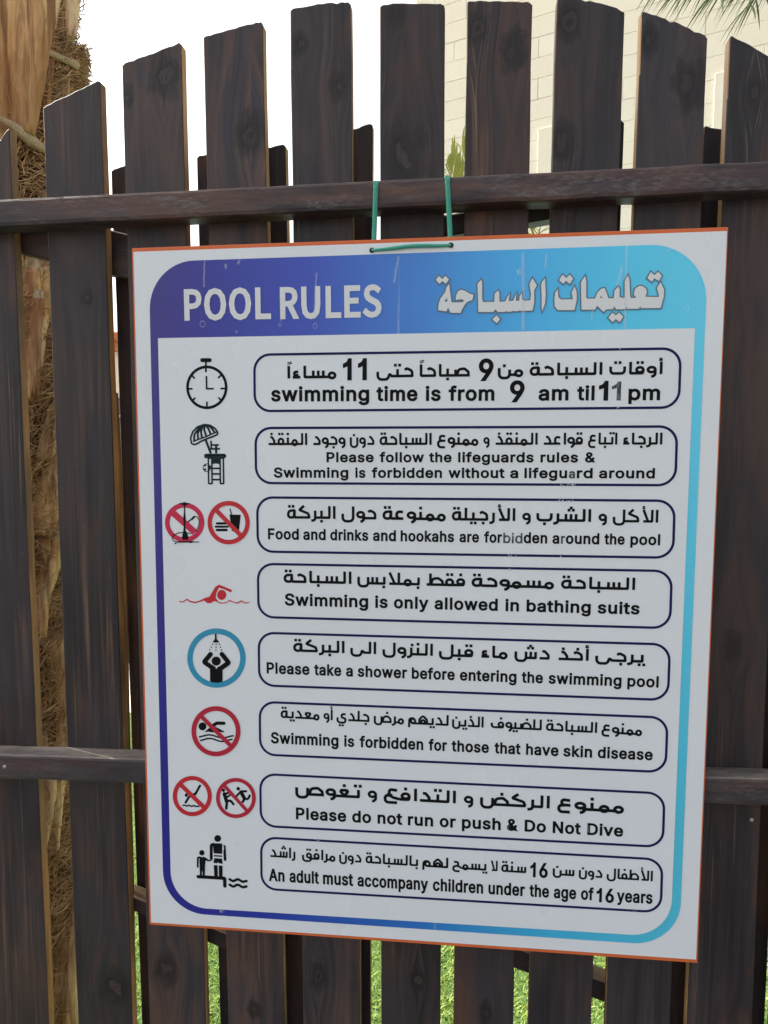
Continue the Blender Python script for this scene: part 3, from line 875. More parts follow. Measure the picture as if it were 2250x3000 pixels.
class Print:
    """a sheet of ink: flat pieces a fraction of a millimetre above the board"""
    def __init__(s, lift): s.v = []; s.f = []; s.lift = lift; s.k = 0
    def fill(s, contours):
        lift = s.lift + (s.k % 12) * 1.2e-5; s.k += 1
        c3 = [[Vector((p[0] * 1e4, p[1] * 1e4, 0)) for p in c] for c in contours if len(c) > 2]
        ar = lambda c: abs(sum(c[i - 1].x * c[i].y - c[i].x * c[i - 1].y for i in range(len(c)))) / 2
        want = ar(c3[0]) - sum(ar(c) for c in c3[1:]); allp = [p for c in c3 for p in c]
        best = None
        for tr in range(9):         # try again, turned a little, if the triangulation lost a counter
            rm = Matrix.Rotation(tr * .37, 3, 'Z')
            tris = tessellate_polygon([[rm @ p for p in c] for c in c3])
            got = sum(abs((allp[t[1]] - allp[t[0]]).cross(allp[t[2]] - allp[t[0]]).z) / 2 for t in tris)
            if best is None or abs(got - want) < best[0]: best = (abs(got - want), tris)
            if best[0] < .01 * want: break
        tris = best[1]
        flat = [p * 1e-4 for c in c3 for p in c]
        b = len(s.v)
        s.v += [S3(p, lift) for p in flat]
        for t in tris:
            a, b_, c = (flat[i] for i in t)
            if (b_ - a).cross(c - a).z < 0: t = (t[0], t[2], t[1])
            s.f.append(tuple(b + i for i in t))
    def stroke(s, pts, w, r=0.0, closed=False, cap='butt', n=5):
        lift = s.lift + (s.k % 12) * 1.2e-5; s.k += 1
        P = round_path(pts, r, closed, n)
        Q = []
        for p in P:
            if not Q or (p - Q[-1]).length > 1e-7: Q.append(p)
        if closed and (Q[0] - Q[-1]).length < 1e-7: Q.pop()
        N = len(Q)
        if N < 2: return
        L, Rr = [], []
        for i in range(N):
            if closed: a, b = Q[i - 1], Q[(i + 1) % N]
            else: a, b = Q[max(0, i - 1)], Q[min(N - 1, i + 1)]
            d0 = (Q[i] - a).normalized() if (Q[i] - a).length > 1e-9 else (b - Q[i]).normalized()
            d1 = (b - Q[i]).normalized() if (b - Q[i]).length > 1e-9 else d0
            t = (d0 + d1)
            t = t.normalized() if t.length > 1e-6 else d0
            nn = Vector((-t.y, t.x))
            c = max(.45, nn.dot(Vector((-d0.y, d0.x))))
            L.append(Q[i] + nn * (w / 2 / c)); Rr.append(Q[i] - nn * (w / 2 / c))
        b0 = len(s.v)
        for l, rr in zip(L, Rr): s.v += [S3(l, lift), S3(rr, lift)]
        for i in range(N if closed else N - 1):
            j = (i + 1) % N
            s.f.append((b0 + 2 * i, b0 + 2 * i + 1, b0 + 2 * j + 1, b0 + 2 * j))
        if cap == 'round' and not closed:
            for e in (0, N - 1): s.disc(Q[e], w / 2)
    def disc(s, c, r, ry=None, n=16):
        ry = ry or r
        s.fill([[Vector((c[0] + r * math.cos(2 * math.pi * i / n), c[1] + ry * math.sin(2 * math.pi * i / n))) for i in range(n)]])
    def obj(s, name, mat, parent, label=None):
        o = mesh_obj(name, s.v, s.f, mat, parent)
        if label: o['label'] = label
        return o

def parse_font(txt):
    G = {}
    for line in txt.strip('\n').split('\n'):
        ch, adv, rest = line[0], line[2:].split(' ', 1)[0], line[2:].split(' ', 1)[1]
        G[ch] = (int(adv), [[tuple(map(int, p.split(' '))) for p in c.split(',')] for c in rest.split('/')])
    return G

INTER = parse_font('''
s 365 182 -8,145 -5,112 3,84 18,62 38,45 63,36 94,94 107,105 79,124 60,150 49,181 45,217 50,244 62,262 81,268 103,265 121,254 136,237 147,212 155,149 170,104 186,72 208,53 237,47 274,51 305,65 332,87 354,115 370,149 381,187 384,223 381,254 372,279 358,299 339,314 316,324 290,268 277,258 298,243 316,219 328,187 333,156 329,131 317,114 299,109 277,112 258,124 243,144 232,172 223,229 209,275 194,306 171,325 142,331 107,326 75,312 47,290 24,260 6,223 -5
w 567 138 0,23 379,87 379,133 214,143 177,154 137,165 91,175 41,165 41,175 90,186 135,196 176,206 214,252 379,316 379,362 214,371 176,382 136,392 91,402 41,391 41,402 90,413 135,423 176,434 214,480 379,545 379,429 0,368 0,319 172,305 225,297 252,291 280,277 338,291 338,277 280,270 252,263 225,255 198,248 172,199 0
i 167 53 0,53 379,114 379,114 0/84 443,67 446,54 455,44 468,41 483,44 499,54 512,67 521,84 524,100 521,114 512,123 499,126 483,123 468,114 455,100 446
m 610 53 0,53 379,112 379,112 295,108 295,118 323,132 346,151 363,172 376,195 384,219 386,257 380,287 361,309 331,321 295,312 295,322 321,337 343,357 361,381 375,407 383,437 386,468 383,497 372,522 354,541 328,553 296,557 255,557 0,496 0,496 254,490 289,473 313,447 326,419 330,395 328,374 320,358 307,345 290,338 270,335 247,335 0,274 0,274 260,269 288,253 311,229 326,199 330,178 328,158 320,140 307,126 289,117 266,114 238,114 0
n 410 114 227,114 0,53 0,53 379,112 379,112 287,102 287,124 332,152 362,187 379,227 384,264 380,295 369,321 349,341 321,353 285,357 240,357 0,296 0,296 235,290 275,273 304,246 323,210 329,184 326,161 317,141 303,126 283,117 257
g 425 207 -151,168 -148,134 -140,105 -127,82 -110,64 -91,51 -69,101 -41,110 -53,122 -66,136 -78,154 -88,178 -95,207 -97,249 -92,282 -75,304 -47,311 -6,311 68,306 68,298 56,287 41,272 28,252 16,227 8,195 5,152 10,113 27,80 53,55 90,39 136,34 191,39 246,55 293,80 332,112 361,152 378,196 384,228 382,253 373,273 360,288 346,299 331,308 319,313 319,313 379,372 379,372 -9,367 -54,350 -90,324 -117,291 -136,251 -147/205 59,237 63,264 75,285 95,300 121,309 154,312 193,309 231,300 264,285 291,264 312,237 325,205 330,172 325,145 312,124 290,109 262,99 229,96 193,99 155,109 123,124 96,145 76,172 63
t 227 204 379,204 327,6 327,6 379/65 471,126 471,126 98,128 76,136 61,150 53,170 50,177 50,185 51,194 52,202 54,213 2,203 -1,192 -3,180 -4,168 -4,125 2,92 21,72 52,65 93
e 404 212 -8,161 -2,117 16,82 46,56 85,40 132,34 187,39 242,55 290,81 329,115 359,157 378,205 384,236 382,266 374,294 361,319 341,341 315,357 282,368 242,371 194,371 169,75 169,75 221,338 221,310 202,307 237,298 269,283 294,263 314,237 326,205 330,173 326,146 313,125 294,109 270,99 241,96 211,96 178,100 139,110 106,128 80,151 61,179 50,212 46,234 48,254 53,271 61,285 73,297 88,306 105,365 91,353 63,335 39,311 19,283 4,249 -5
f 254 228 379,228 327,6 327,6 379/81 0,81 432,84 461,96 486,113 505,135 519,161 527,187 530,207 529,222 527,234 524,243 521,227 468,222 470,215 472,206 473,195 474,171 470,154 460,145 443,142 419,142 0
r 259 53 0,53 379,112 379,112 321,115 321,130 347,152 367,181 380,213 385,221 385,229 384,243 384,243 322,239 323,230 324,219 325,207 326,182 323,159 315,140 301,126 284,117 262,114 237,114 0
o 415 207 -8,159 -2,117 16,82 46,56 85,40 133,34 187,40 243,56 291,82 330,117 360,159 378,207 384,256 378,299 360,333 330,359 291,376 243,381 187,376 133,359 85,333 46,299 16,256 -2/207 46,242 51,270 66,292 89,307 117,316 151,319 187,316 224,307 258,292 287,270 310,242 325,207 330,173 325,145 310,124 287,108 258,99 224,96 187,99 151,108 117,124 89,145 66,173 51
a 389 160 -9,126 -5,94 5,68 22,48 45,35 73,30 108,34 138,43 161,58 179,78 193,100 203,125 211,152 216,178 220,209 224,234 227,252 230,265 235,273 243,276 255,276 257,273 279,267 297,256 311,240 322,220 329,196 331,171 329,149 322,132 313,118 301,107 288,100 274,41 291,57 322,79 346,104 364,133 375,163 382,194 384,215 383,239 379,263 372,286 360,306 343,322 320,333 290,337 251,337 0,277 0,277 52,272 52,264 38,252 25,236 12,215 1,190 -6/170 45,202 49,228 59,248 74,263 93,272 115,276 138,276 190,270 186,259 182,246 179,231 176,216 173,200 171,175 168,154 164,134 159,117 150,103 139,95 124,92 105,94 87,102 72,114 61,130 52,149 47
l 189 139 -2,101 3,74 20,58 47,53 84,53 509,114 509,114 99,115 77,120 62,130 54,146 52,154 52,160 53,165 53,170 54,181 3,172 1,162 -1,151 -2
p 424 53 -143,53 379,112 379,112 319,118 319,126 331,137 346,152 360,171 373,197 381,229 384,274 378,313 361,345 332,370 293,385 245,390 189,385 133,370 84,346 45,313 16,274 -2,229 -8,198 -5,173 4,153 17,138 31,127 46,118 59,114 59,114 -143/220 47,253 51,279 66,301 88,316 117,325 151,328 189,325 227,316 261,301 290,280 311,253 325,220 330,188 325,161 312,140 291,125 263,116 229,113 189,116 150,125 115,140 86,162 65,188 51
9 453 226 516,271 510,310 494,343 468,368 434,384 393,389 347,385 309,373 270,350 224,315 168,200 0,130 0,301 248,307 248,299 234,287 221,273 210,257 202,238 196,218 195,175 199,137 214,106 237,83 269,68 307,64 352,69 397,85 436,110 469,143 494,182 510/226 460,199 457,174 446,154 429,138 407,129 381,125 352,129 322,138 295,154 274,174 257,199 247,226 243,254 247,279 257,299 273,314 295,324 321,327 350,324 381,314 407,299 429,279 446,254 457
1 453 76 0,76 55,391 55,391 0/276 509,276 0,212 0,212 448,209 448,86 358,86 427,198 509
6 453 226 -7,182 -1,142 15,109 40,84 74,69 115,64 162,68 199,80 239,102 285,137 340,252 509,322 509,151 261,145 261,154 275,165 288,179 299,196 307,214 312,235 314,278 309,316 295,346 271,370 240,384 201,389 157,384 112,368 73,343 39,310 14,271 -2/226 48,254 52,279 63,299 79,314 101,324 128,327 157,324 187,314 213,299 235,279 251,254 262,226 265,198 262,174 252,153 235,138 214,128 188,125 158,128 128,138 102,153 79,174 63,198 52
S 447 224 -9,172 -4,128 9,91 31,64 60,46 96,38 137,104 137,110 110,123 88,142 71,166 59,194 52,224 49,257 52,286 60,311 74,329 92,341 114,346 139,342 161,332 179,316 193,296 205,272 214,245 222,184 239,128 260,86 289,60 326,52 372,58 413,75 448,102 476,138 498,180 511,227 516,275 511,316 498,351 476,377 449,394 415,401 378,337 378,326 412,302 437,267 453,225 459,194 456,167 448,145 435,129 418,118 398,115 376,119 352,131 334,148 319,169 308,191 300,212 293,264 279,287 272,312 264,336 252,359 238,379 220,395 198,405 171,408 139,403 99,386 64,360 34,323 11,278 -4
P 445 60 0,60 509,235 509,289 503,332 487,366 462,390 430,404 391,409 348,404 304,390 265,366 233,332 207,289 191,235 186,109 186,109 242,233 242,269 246,297 256,318 272,333 294,342 319,344 348,342 376,333 402,318 423,297 439,268 449,232 452,125 452,125 0
h 410 114 227,114 0,53 0,53 509,114 509,114 287,102 287,124 332,152 362,187 379,227 384,264 380,295 369,321 349,341 321,353 285,357 240,357 0,296 0,296 235,290 275,273 304,246 323,210 329,184 326,161 317,141 303,126 283,117 257
u 410 182 -5,146 -1,115 11,89 31,69 59,57 95,53 139,53 379,114 379,114 144,119 105,137 75,164 56,200 50,226 53,249 62,268 77,283 97,293 122,296 153,296 379,357 379,357 0,298 0,298 92,307 92,286 47,257 17,222 0
d 424 195 -8,151 -2,111 16,79 45,55 84,39 133,34 189,39 245,55 293,79 332,112 361,151 378,196 384,228 381,253 373,272 360,287 346,298 331,306 319,311 319,311 509,372 509,372 0,313 0,313 59,307 59,298 46,287 31,272 17,252 4,227 -5/205 47,236 51,263 65,284 86,299 115,309 150,312 189,309 229,300 263,284 291,263 312,237 325,205 330,172 325,145 311,124 290,108 261,99 227,96 189,99 151,109 117,124 88,145 66,172 51
W 686 155 0,16 509,82 509,163 196,170 171,175 145,181 120,187 94,192 67,197 40,189 40,194 67,200 94,205 120,211 145,218 171,224 196,306 509,380 509,462 196,468 171,474 145,480 120,486 94,492 67,497 40,488 40,493 67,499 94,504 120,510 145,523 196,603 509,670 509,530 0,455 0,368 323,359 356,351 391,344 431,336 475,350 475,342 433,335 395,327 359,318 323,230 0
v 389 163 0,17 379,84 379,165 155,177 121,187 87,196 53,206 21,184 21,194 53,203 87,213 121,224 155,305 379,371 379,226 0
b 424 229 -8,198 -5,172 4,153 17,138 31,127 46,118 59,112 59,112 0,53 0,53 509,114 509,114 319,118 319,127 331,137 346,152 360,171 373,197 381,229 384,274 378,313 361,345 332,370 293,385 245,390 189,385 133,370 84,346 45,313 16,274 -2/220 47,253 51,279 66,301 88,316 117,325 151,328 189,325 227,316 261,301 290,280 311,253 325,220 330,188 325,161 312,140 291,125 263,116 229,113 189,116 150,125 115,140 86,162 65,188 51
k 381 110 137,110 212,121 212,284 379,360 379,184 199,177 199/53 0,53 509,114 509,114 0/294 0,148 186,191 229,372 0
F 410 60 0,60 509,369 509,369 452,125 452,125 278,346 278,346 221,125 221,125 0
c 396 207 -8,159 -2,117 16,82 46,56 85,40 133,34 187,40 243,56 291,82 330,117 360,159 378,207 384,234 383,260 377,284 368,305 356,324 341,340 322,353 301,362 277,303 262,298 276,290 289,281 301,270 311,257 319,242 325,226 329,207 330,173 325,145 310,124 287,108 258,99 224,96 187,99 151,108 117,124 89,145 66,173 51,207 46,226 48,243 52,258 58,271 66,282 76,292 89,299 102,304 117,363 102,354 78,341 56,325 37,306 21,285 9,261 -1,235 -6
y 389 47 -139,61 -86,71 -87,88 -90,104 -89,118 -84,130 -74,141 -58,151 -36,163 -1,17 379,84 379,165 155,177 121,187 87,196 53,206 21,184 21,193 53,202 87,212 121,224 155,305 379,371 379,204 -58,191 -85,177 -107,159 -124,139 -136,117 -143,91 -145,77 -145,65 -143,54 -141
q 424 372 -143,311 -143,311 59,306 59,298 46,287 31,272 17,252 4,227 -5,195 -8,151 -2,111 16,79 45,55 84,39 133,34 189,39 245,55 293,79 332,112 361,151 378,196 384,228 381,253 373,272 360,287 346,298 331,307 319,313 319,313 379,372 379/205 47,236 51,263 65,284 86,299 115,309 150,312 189,309 229,300 263,284 291,263 312,237 325,205 330,172 325,145 311,124 290,108 261,99 227,96 189,99 151,109 117,124 88,145 66,172 51
D 502 219 0,96 0,96 57,215 57,272 63,318 81,354 110,379 149,394 198,399 255,394 312,379 361,354 399,320 428,275 446,221 452,93 452,93 509,225 509,294 501,353 478,399 441,433 391,455 329,462 255,455 181,433 119,398 68,351 31,291 8/125 509,125 0,60 0,60 509
N 523 60 0,60 509,136 509,343 183,352 169,363 151,375 130,388 107,401 82,414 55,405 54,402 81,401 108,400 134,399 157,399 195,399 509,463 509,463 0,387 0,202 290,190 310,177 331,164 354,148 381,108 452,119 454,122 384,123 354,124 328,125 307,125 291,125 0
A 480 16 0,201 509,276 509,463 0,395 0,287 302,276 334,264 372,250 420,232 478,245 478,228 419,213 371,201 333,191 302,85 0/110 142,110 199,370 199,370 142
E 419 60 0,60 509,372 509,372 452,125 452,125 286,355 286,355 229,125 229,125 57,375 57,375 0
L 393 60 0,60 509,125 509,125 57,361 57,361 0
& 448 197 -7,150 -2,110 12,78 34,54 62,39 96,34 133,37 163,47 189,63 213,85 235,111 256,140 279,216 335,226 343,237 352,246 363,255 375,260 389,262 405,258 427,245 445,226 457,201 461,184 459,168 453,155 444,145 431,139 416,137 399,139 380,145 363,155 346,169 327,185 307,204 284,438 0,364 0,171 231,121 293,102 319,87 344,78 370,75 398,79 430,91 458,109 481,134 499,165 510,200 513,235 510,266 499,290 482,308 459,320 433,324 404,322 382,315 362,305 342,291 325,275 308,256 293,154 217,128 195,110 174,100 154,97 131,100 108,109 87,124 70,143 57,166 49,193 46,223 50,251 59,278 75,301 95,321 121,336 151,346 186,349 224,408 224,405 180,397 144,385 115,371 92,357 75,345 62,333 47,305 23,271 7,234 -3
''')
INTER['l'] = (180, [[(60, 0), (60, 509), (121, 509), (121, 0)]])
INTER['1'] = (370, [[(185, 0), (185, 385), (168, 365), (135, 345), (95, 328), (68, 320), (68, 380), (110, 398), (150, 425), (182, 462), (198, 509), (252, 509), (252, 0)]])
NOTO = parse_font('''
P 621 99 0,189 0,189 286,308 286,447 310,539 383,573 508,539 632,445 699,304 719,99 719/189 360,189 645,292 645,398 633,461 590,482 508,462 424,401 375,296 360
O 727 364 -13,523 33,631 162,671 362,631 560,523 687,364 731,204 687,96 560,57 362,96 162,204 33/364 67,251 103,177 206,150 362,177 517,251 617,364 652,477 617,551 517,577 362,551 206,477 103
L 532 99 0,504 0,504 77,189 77,189 719,99 719
R 623 189 377,189 645,310 645,405 633,464 593,484 518,464 439,405 393,310 377/493 0,595 0,413 315,498 353,554 420,575 518,542 636,454 700,324 719,99 719,99 0,189 0,189 305,319 305
U 707 354 -13,486 16,577 114,612 296,612 719,525 719,525 294,501 158,440 87,354 67,269 87,209 158,186 294,186 719,96 719,96 296,130 114,222 16
E 577 99 0,524 0,524 77,189 77,189 339,462 339,462 417,189 417,189 642,513 642,513 719,99 719
S 584 298 -13,428 15,512 88,542 191,522 280,470 341,394 383,292 427,236 453,191 491,173 548,189 603,236 639,307 652,369 644,423 621,471 585,518 643,460 689,388 720,307 731,190 707,110 640,80 541,103 453,159 394,226 357,329 312,391 282,434 243,450 183,432 122,380 81,299 67,226 78,158 109,101 156,47 93,117 37,201 0
''')

def latin(pr, G, text, xl, yl, xr, yr, xh, ox=26, unit=379.0):
    """set a word with its ink running from survey point (xl, yl) to (xr, yr) along the baseline;
    the letters are thickened by a stroke ox units wide on either side of every outline"""
    A, B = S2(xl, yl), S2(xr, yr)
    C = S2(xl, yl - xh)
    sy = (C - A).length / (unit + ox * 1.5)
    pen = 0; items = []
    for ch in text:
        adv, g = G[ch]
        items.append((pen, g))
        pen += adv + ox * 1.25
    xs = [p[0] + o for o, g in items for c in g for p in c]
    x0, x1 = min(xs) - ox, max(xs) + ox
    d = B - A; sx = d.length / (x1 - x0); d.normalize(); nrm = Vector((-d.y, d.x))
    for o, g in items:
        cs = [[A + d * ((p[0] + o - x0) * sx) + nrm * ((p[1] + ox * .75) * sy) for p in c] for c in g]
        pr.fill_parts(cs)
        for c in cs: pr.stroke(c, ox * (sx + sy), 0, closed=True)

def _fill_parts(self, cs):
    def area(c): return sum(c[i - 1].x * c[i].y - c[i].x * c[i - 1].y for i in range(len(c))) / 2
    def inside(p, c):
        r = False
        for i in range(len(c)):
            a, b = c[i - 1], c[i]
            if (a.y > p.y) != (b.y > p.y) and p.x < (b.x - a.x) * (p.y - a.y) / (b.y - a.y) + a.x: r = not r
        return r
    outer = [c for c in cs if not any(o is not c and inside(c[0], o) for o in cs)]
    for o in outer:
        self.fill([o] + [c for c in cs if c is not o and inside(c[0], o)])
Print.fill_parts = _fill_parts

# ---- Arabic: a monoline letter set. t runs leftwards from the right-hand joint, y upwards; alef height 1.
W = .182; B0 = W / 2
def arc(cx, cy, rx, ry, a0=0, a1=360, n=16):
    return [(cx + rx * math.cos(R(a0 + (a1 - a0) * i / n)), cy + ry * math.sin(R(a0 + (a1 - a0) * i / n))) for i in range(n + 1)]
def dots(kind, t, base=True):
    if kind == 'u1': return [(t, .93)]
    if kind == 'u2': return [(t - .115, .95), (t + .115, .95)]
    if kind == 'u3': return [(t - .115, .9), (t + .115, .9), (t, 1.07)]
    if kind == 'b1': return [(t, -.19)]
    if kind == 'b2': return [(t - .115, -.19), (t + .115, -.19)]
    return []
# each form returns (advance, strokes, dots); stroke = (points, radius, closed)
def tooth(form, dk=None):
    i = form in 'I'
    if form == 'I': return .42, [([(.09, .64), (.09, B0), (.42, B0)], .03, 0)], dots(dk, .12)
    if form == 'M': return .44, [([(0, B0), (.44, B0)], 0, 0), ([(.22, .64), (.22, B0)], 0, 0)], dots(dk, .22)
def be(form, dk):
    if form in 'IM': return tooth(form, dk)
    if form == 'F': return 1.0, [([(0, B0), (.9, B0), (.9, .6)], .2, 0)], dots(dk, .48)
    return .92, [([(.09, .64), (.09, B0), (.82, B0), (.82, .64)], .2, 0)], dots(dk, .45)
def nun(form):
    if form in 'IM': return tooth(form, 'u1')
    if form == 'F': return .78, [([(0, B0), (.16, B0)], 0, 0), ([(.15, .5), (.15, -.17), (.68, -.17), (.68, .64)], .25, 0)], [(.42, .80)]
    return .74, [([(.09, .64), (.09, -.17), (.62, -.17), (.62, .64)], .25, 0)], [(.36, .82)]
def ye(form, dk='b2'):
    if form in 'IM': return tooth(form, dk)
    if form == 'F': return .95, [([(0, B0), (.1, B0), (.22, .3), (.3, -.17), (.86, -.17), (.86, .45)], [0, .1, .12, .25, .25, 0], 0)], ([(.5, -.42), (.73, -.42)] if dk else [])
    return .86, [([(.1, .62), (.42, .62), (.42, .3), (.12, .22), (.12, -.17), (.76, -.17), (.76, .3)], [0, .14, .12, .1, .2, .24, 0], 0)], ([(.34, -.42), (.57, -.42)] if dk else [])
def alef(form, hz=None):
    x = []
    if hz: x = [('hz', .09 if form == 'A' else .2)]
    if form == 'F': return .32, [([(0, B0), (.2, B0), (.2, 1)], .05, 0)], x
    return .2, [([(.09, 0), (.09, 1)], 0, 0)], x
def lam(form):
    if form == 'I': return .36, [([(.09, 1), (.09, B0), (.36, B0)], .04, 0)], []
    if form == 'M': return .42, [([(0, B0), (.42, B0)], 0, 0), ([(.22, 1), (.22, B0)], 0, 0)], []
    if form == 'F': return .9, [([(0, B0), (.16, B0)], 0, 0), ([(.16, 1), (.16, -.17), (.8, -.17), (.8, .42)], .26, 0)], []
    return .8, [([(.1, 1), (.1, -.17), (.72, -.17), (.72, .42)], .26, 0)], []
def lamalef(form, hz=None):
    x = [('hz', .62)] if hz else []
    if form == 'A': return .78, [([(.1, 1), (.1, B0), (.66, B0)], .05, 0), ([(.66, 1), (.36, B0)], 0, 0)], x
    return .88, [([(0, B0), (.78, B0)], .0, 0), ([(.22, 1), (.22, B0)], 0, 0), ([(.76, 1), (.46, B0)], 0, 0)], x
def ra(form, dk=None):
    d = [(.12, .85)] if dk else []
    if form == 'F': return .34, [([(0, B0), (.18, B0)], 0, 0), ([(.17, .64), (.17, -.1), (-.08, -.15)][:2] + [(.42, -.16)], .18, 0)], d
    return .3, [([(.1, .64), (.1, -.12), (.34, -.17)], .15, 0)], d
def dal(form, dk=None):
    d = [(.32, .93)] if dk else []
    if form == 'F': return .66, [([(0, B0), (.64, B0)], 0, 0), ([(.5, .66), (.36, .66), (.2, .34), (.2, B0)], [0, .1, .12, 0], 0)], [(t + .08, y) for t, y in d]
    return .6, [([(.44, .66), (.3, .66), (.1, .36), (.1, B0), (.58, B0)], [0, .1, .14, .02, 0], 0)], d
def waw(form):
    j = [([(0, B0), (.2, B0)], 0, 0)] if form == 'F' else []
    return .52, j + [(arc(.28, .36, .19, .2)[:-1], 0, 1), ([(.09, .4), (.09, -.02), (.2, -.17), (.3, -.17)], .12, 0)], []
def mim(form):
    if form == 'I': return .56, [(arc(.25, .2, .165, .21)[:-1], 0, 1), ([(.3, B0 - .03), (.56, B0)], 0, 0)], []
    if form == 'M': return .6, [([(0, B0), (.6, B0)], 0, 0), (arc(.3, .2, .165, .21)[:-1], 0, 1)], []
    return .78, [([(0, B0), (.5, B0)], 0, 0), (arc(.38, .3, .16, .21)[:-1], 0, 1), ([(.3, .55), (.66, .55), (.68, -.3)], .3, 0)], []
def sin_(form, dk=None):
    if form == 'I': return .92, [([(.09, .6), (.09, B0), (.92, B0)], .03, 0), ([(.36, .6), (.36, B0)], 0, 0), ([(.63, .6), (.63, B0)], 0, 0)], dots(dk, .36)
    if form == 'M': return .96, [([(0, B0), (.96, B0)], 0, 0), ([(.16, .6), (.16, B0)], 0, 0), ([(.43, .6), (.43, B0)], 0, 0), ([(.7, .6), (.7, B0)], 0, 0)], dots(dk, .43)
    a = 0 if form == 'F' else .02
    j = [([(0, B0), (.1, B0)], 0, 0)] if form == 'F' else []
    return 1.28, j + [([(.1, .6), (.1, B0), (.62, B0)], .03, 0), ([(.36, .6), (.36, B0)], 0, 0), ([(.62, .6), (.62, -.17), (1.18, -.17), (1.18, .6)], .25, 0)], dots(dk, .38)
SADL = [(.08, B0), (.08, .36), (.3, .62), (.62, .56), (.72, B0)]
def sad(form, dk=None):
    o = 0
    lp = (SADL, [.02, .12, .2, .2, .02], 1)
    if form in 'IM':
        return 1.02, [lp, ([(0, B0), (1.02, B0)], 0, 0), ([(.8, .55), (.8, B0)], 0, 0)], dots(dk, .36)
    return 1.42, [lp, ([(0, B0), (.8, B0)], 0, 0), ([(.8, .6), (.8, -.17), (1.34, -.17), (1.34, .6)], .25, 0)], dots(dk, .36)
def ta_(form):
    return .95, [(SADL, [.02, .12, .2, .2, .02], 1), ([(0, B0), (.95, B0)], 0, 0), ([(.74, 1), (.74, B0)], 0, 0)], []
def ain(form, dk=None):
    if form == 'I': return .62, [([(.12, .6), (.46, .66), (.48, B0), (.1, B0)], [0, .2, .26, 0], 0), ([(.1, B0), (.62, B0)], 0, 0)], dots(dk, .3)
    if form == 'M': return .74, [([(0, B0), (.74, B0)], 0, 0), ([(.12, .56), (.62, .56), (.36, B0 + .05)], [.08, .08, .04], 1)], dots(dk, .36)
    up = ([(.08, .82), (.34, .86), (.44, .45), (.06, .42)], [0, .14, .12, 0], 0)
    if form == 'F': return .78, [([(0, B0), (.3, .2), (.62, .45)], .1, 0), ([(.12, .78), (.5, .85), (.5, .42), (.4, .36)], .14, 0), ([(.34, .38), (.7, .34), (.7, -.2), (.12, -.2)], [0, .16, .2, 0], 0)], []
    return .66, [([(.1, .72), (.46, .78), (.46, .36), (.08, .34)], [0, .16, .14, 0], 0), ([(.3, .34), (.58, .3), (.58, -.2), (.1, -.2)], [0, .16, .22, 0], 0)], []
def jim(form, dk=None):
    if form == 'I': return .66, [([(.5, .58), (.36, .68), (.1, .5), (.08, B0), (.66, B0)], [0, .1, .2, .02, 0], 0)], dots(dk, .3)
    if form == 'M': return .72, [([(0, B0), (.72, B0)], 0, 0), ([(.52, .58), (.4, .68), (.16, .5), (.14, B0)], [0, .1, .2, 0], 0)], dots(dk, .34)
    return .8, [([(0, B0), (.3, .3)], 0, 0), ([(.62, .66), (.3, .66), (.28, .3), (.66, .22), (.66, -.22), (.16, -.22)], [0, .12, .14, .16, .2, 0], 0)], dots(dk, .3)
def kaf(form):
    if form in 'IM': return .86, [([(.42, 1.0), (.72, .68), (.16, .4), (.1, B0), (.86, B0)], [0, .04, .14, .03, 0], 0)] + ([([(0, B0), (.2, B0)], 0, 0)] if form == 'M' else []), []
    return .95, [([(.1, 1), (.1, B0), (.9, B0)], .1, 0)], []
def fe(form, dk='u1'):
    lp = lambda c: (arc(c, .36, .175, .2)[:-1], 0, 1)
    y = .93
    dd = lambda c: [(c, y)] if dk == 'u1' else [(c - .115, y), (c + .115, y)]
    if form == 'I': return .56, [lp(.27), ([(.09, .36), (.12, B0), (.56, B0)], .08, 0)], dd(.27)
    if form == 'M': return .62, [([(0, B0), (.62, B0)], 0, 0), (arc(.31, .3, .18, .23)[:-1], 0, 1)], dd(.31)
    if dk == 'u2': return .95, [([(0, B0), (.3, B0)], 0, 0), (arc(.34, .36, .17, .2)[:-1], 0, 1), ([(.17, .36), (.17, -.17), (.84, -.17), (.84, .4)], .25, 0)], dd(.36)
    j = [([(0, B0), (.2, B0)], 0, 0)] if form == 'F' else []
    return 1.05, j + [lp(.27), ([(.09, .36), (.12, B0), (.97, B0), (.97, .5)], [0, .08, .2, 0], 0)], dd(.27)
def he(form):
    return .78, [([(0, B0), (.78, B0)], 0, 0), ([(.1, B0), (.1, .45), (.4, .82), (.68, .5), (.66, B0)], [.0, .2, .12, .16, .0], 0), (arc(.4, .26, .14, .16)[:-1], 0, 1)], []
def te(form):
    # ta marbuta
    j = [([(0, B0), (.16, B0), (.16, .3)], .08, 0)] if form == 'F' else []
    return .66, j + [([(.16, .68), (.16, .1)], 0, 0), ([(.16, .64), (.55, .6), (.55, .06), (.2, .1)], [.04, .22, .22, .1], 1)], dots('u2', .36)
def hamza(form):
    return .46, [([(.14, .52), (.36, .5), (.34, .26), (.12, .24)], [0, .1, .08, 0], 0), ([(.02, B0), (.44, B0)], 0, 0), ([(.34, .3), (.28, B0)], 0, 0)], []
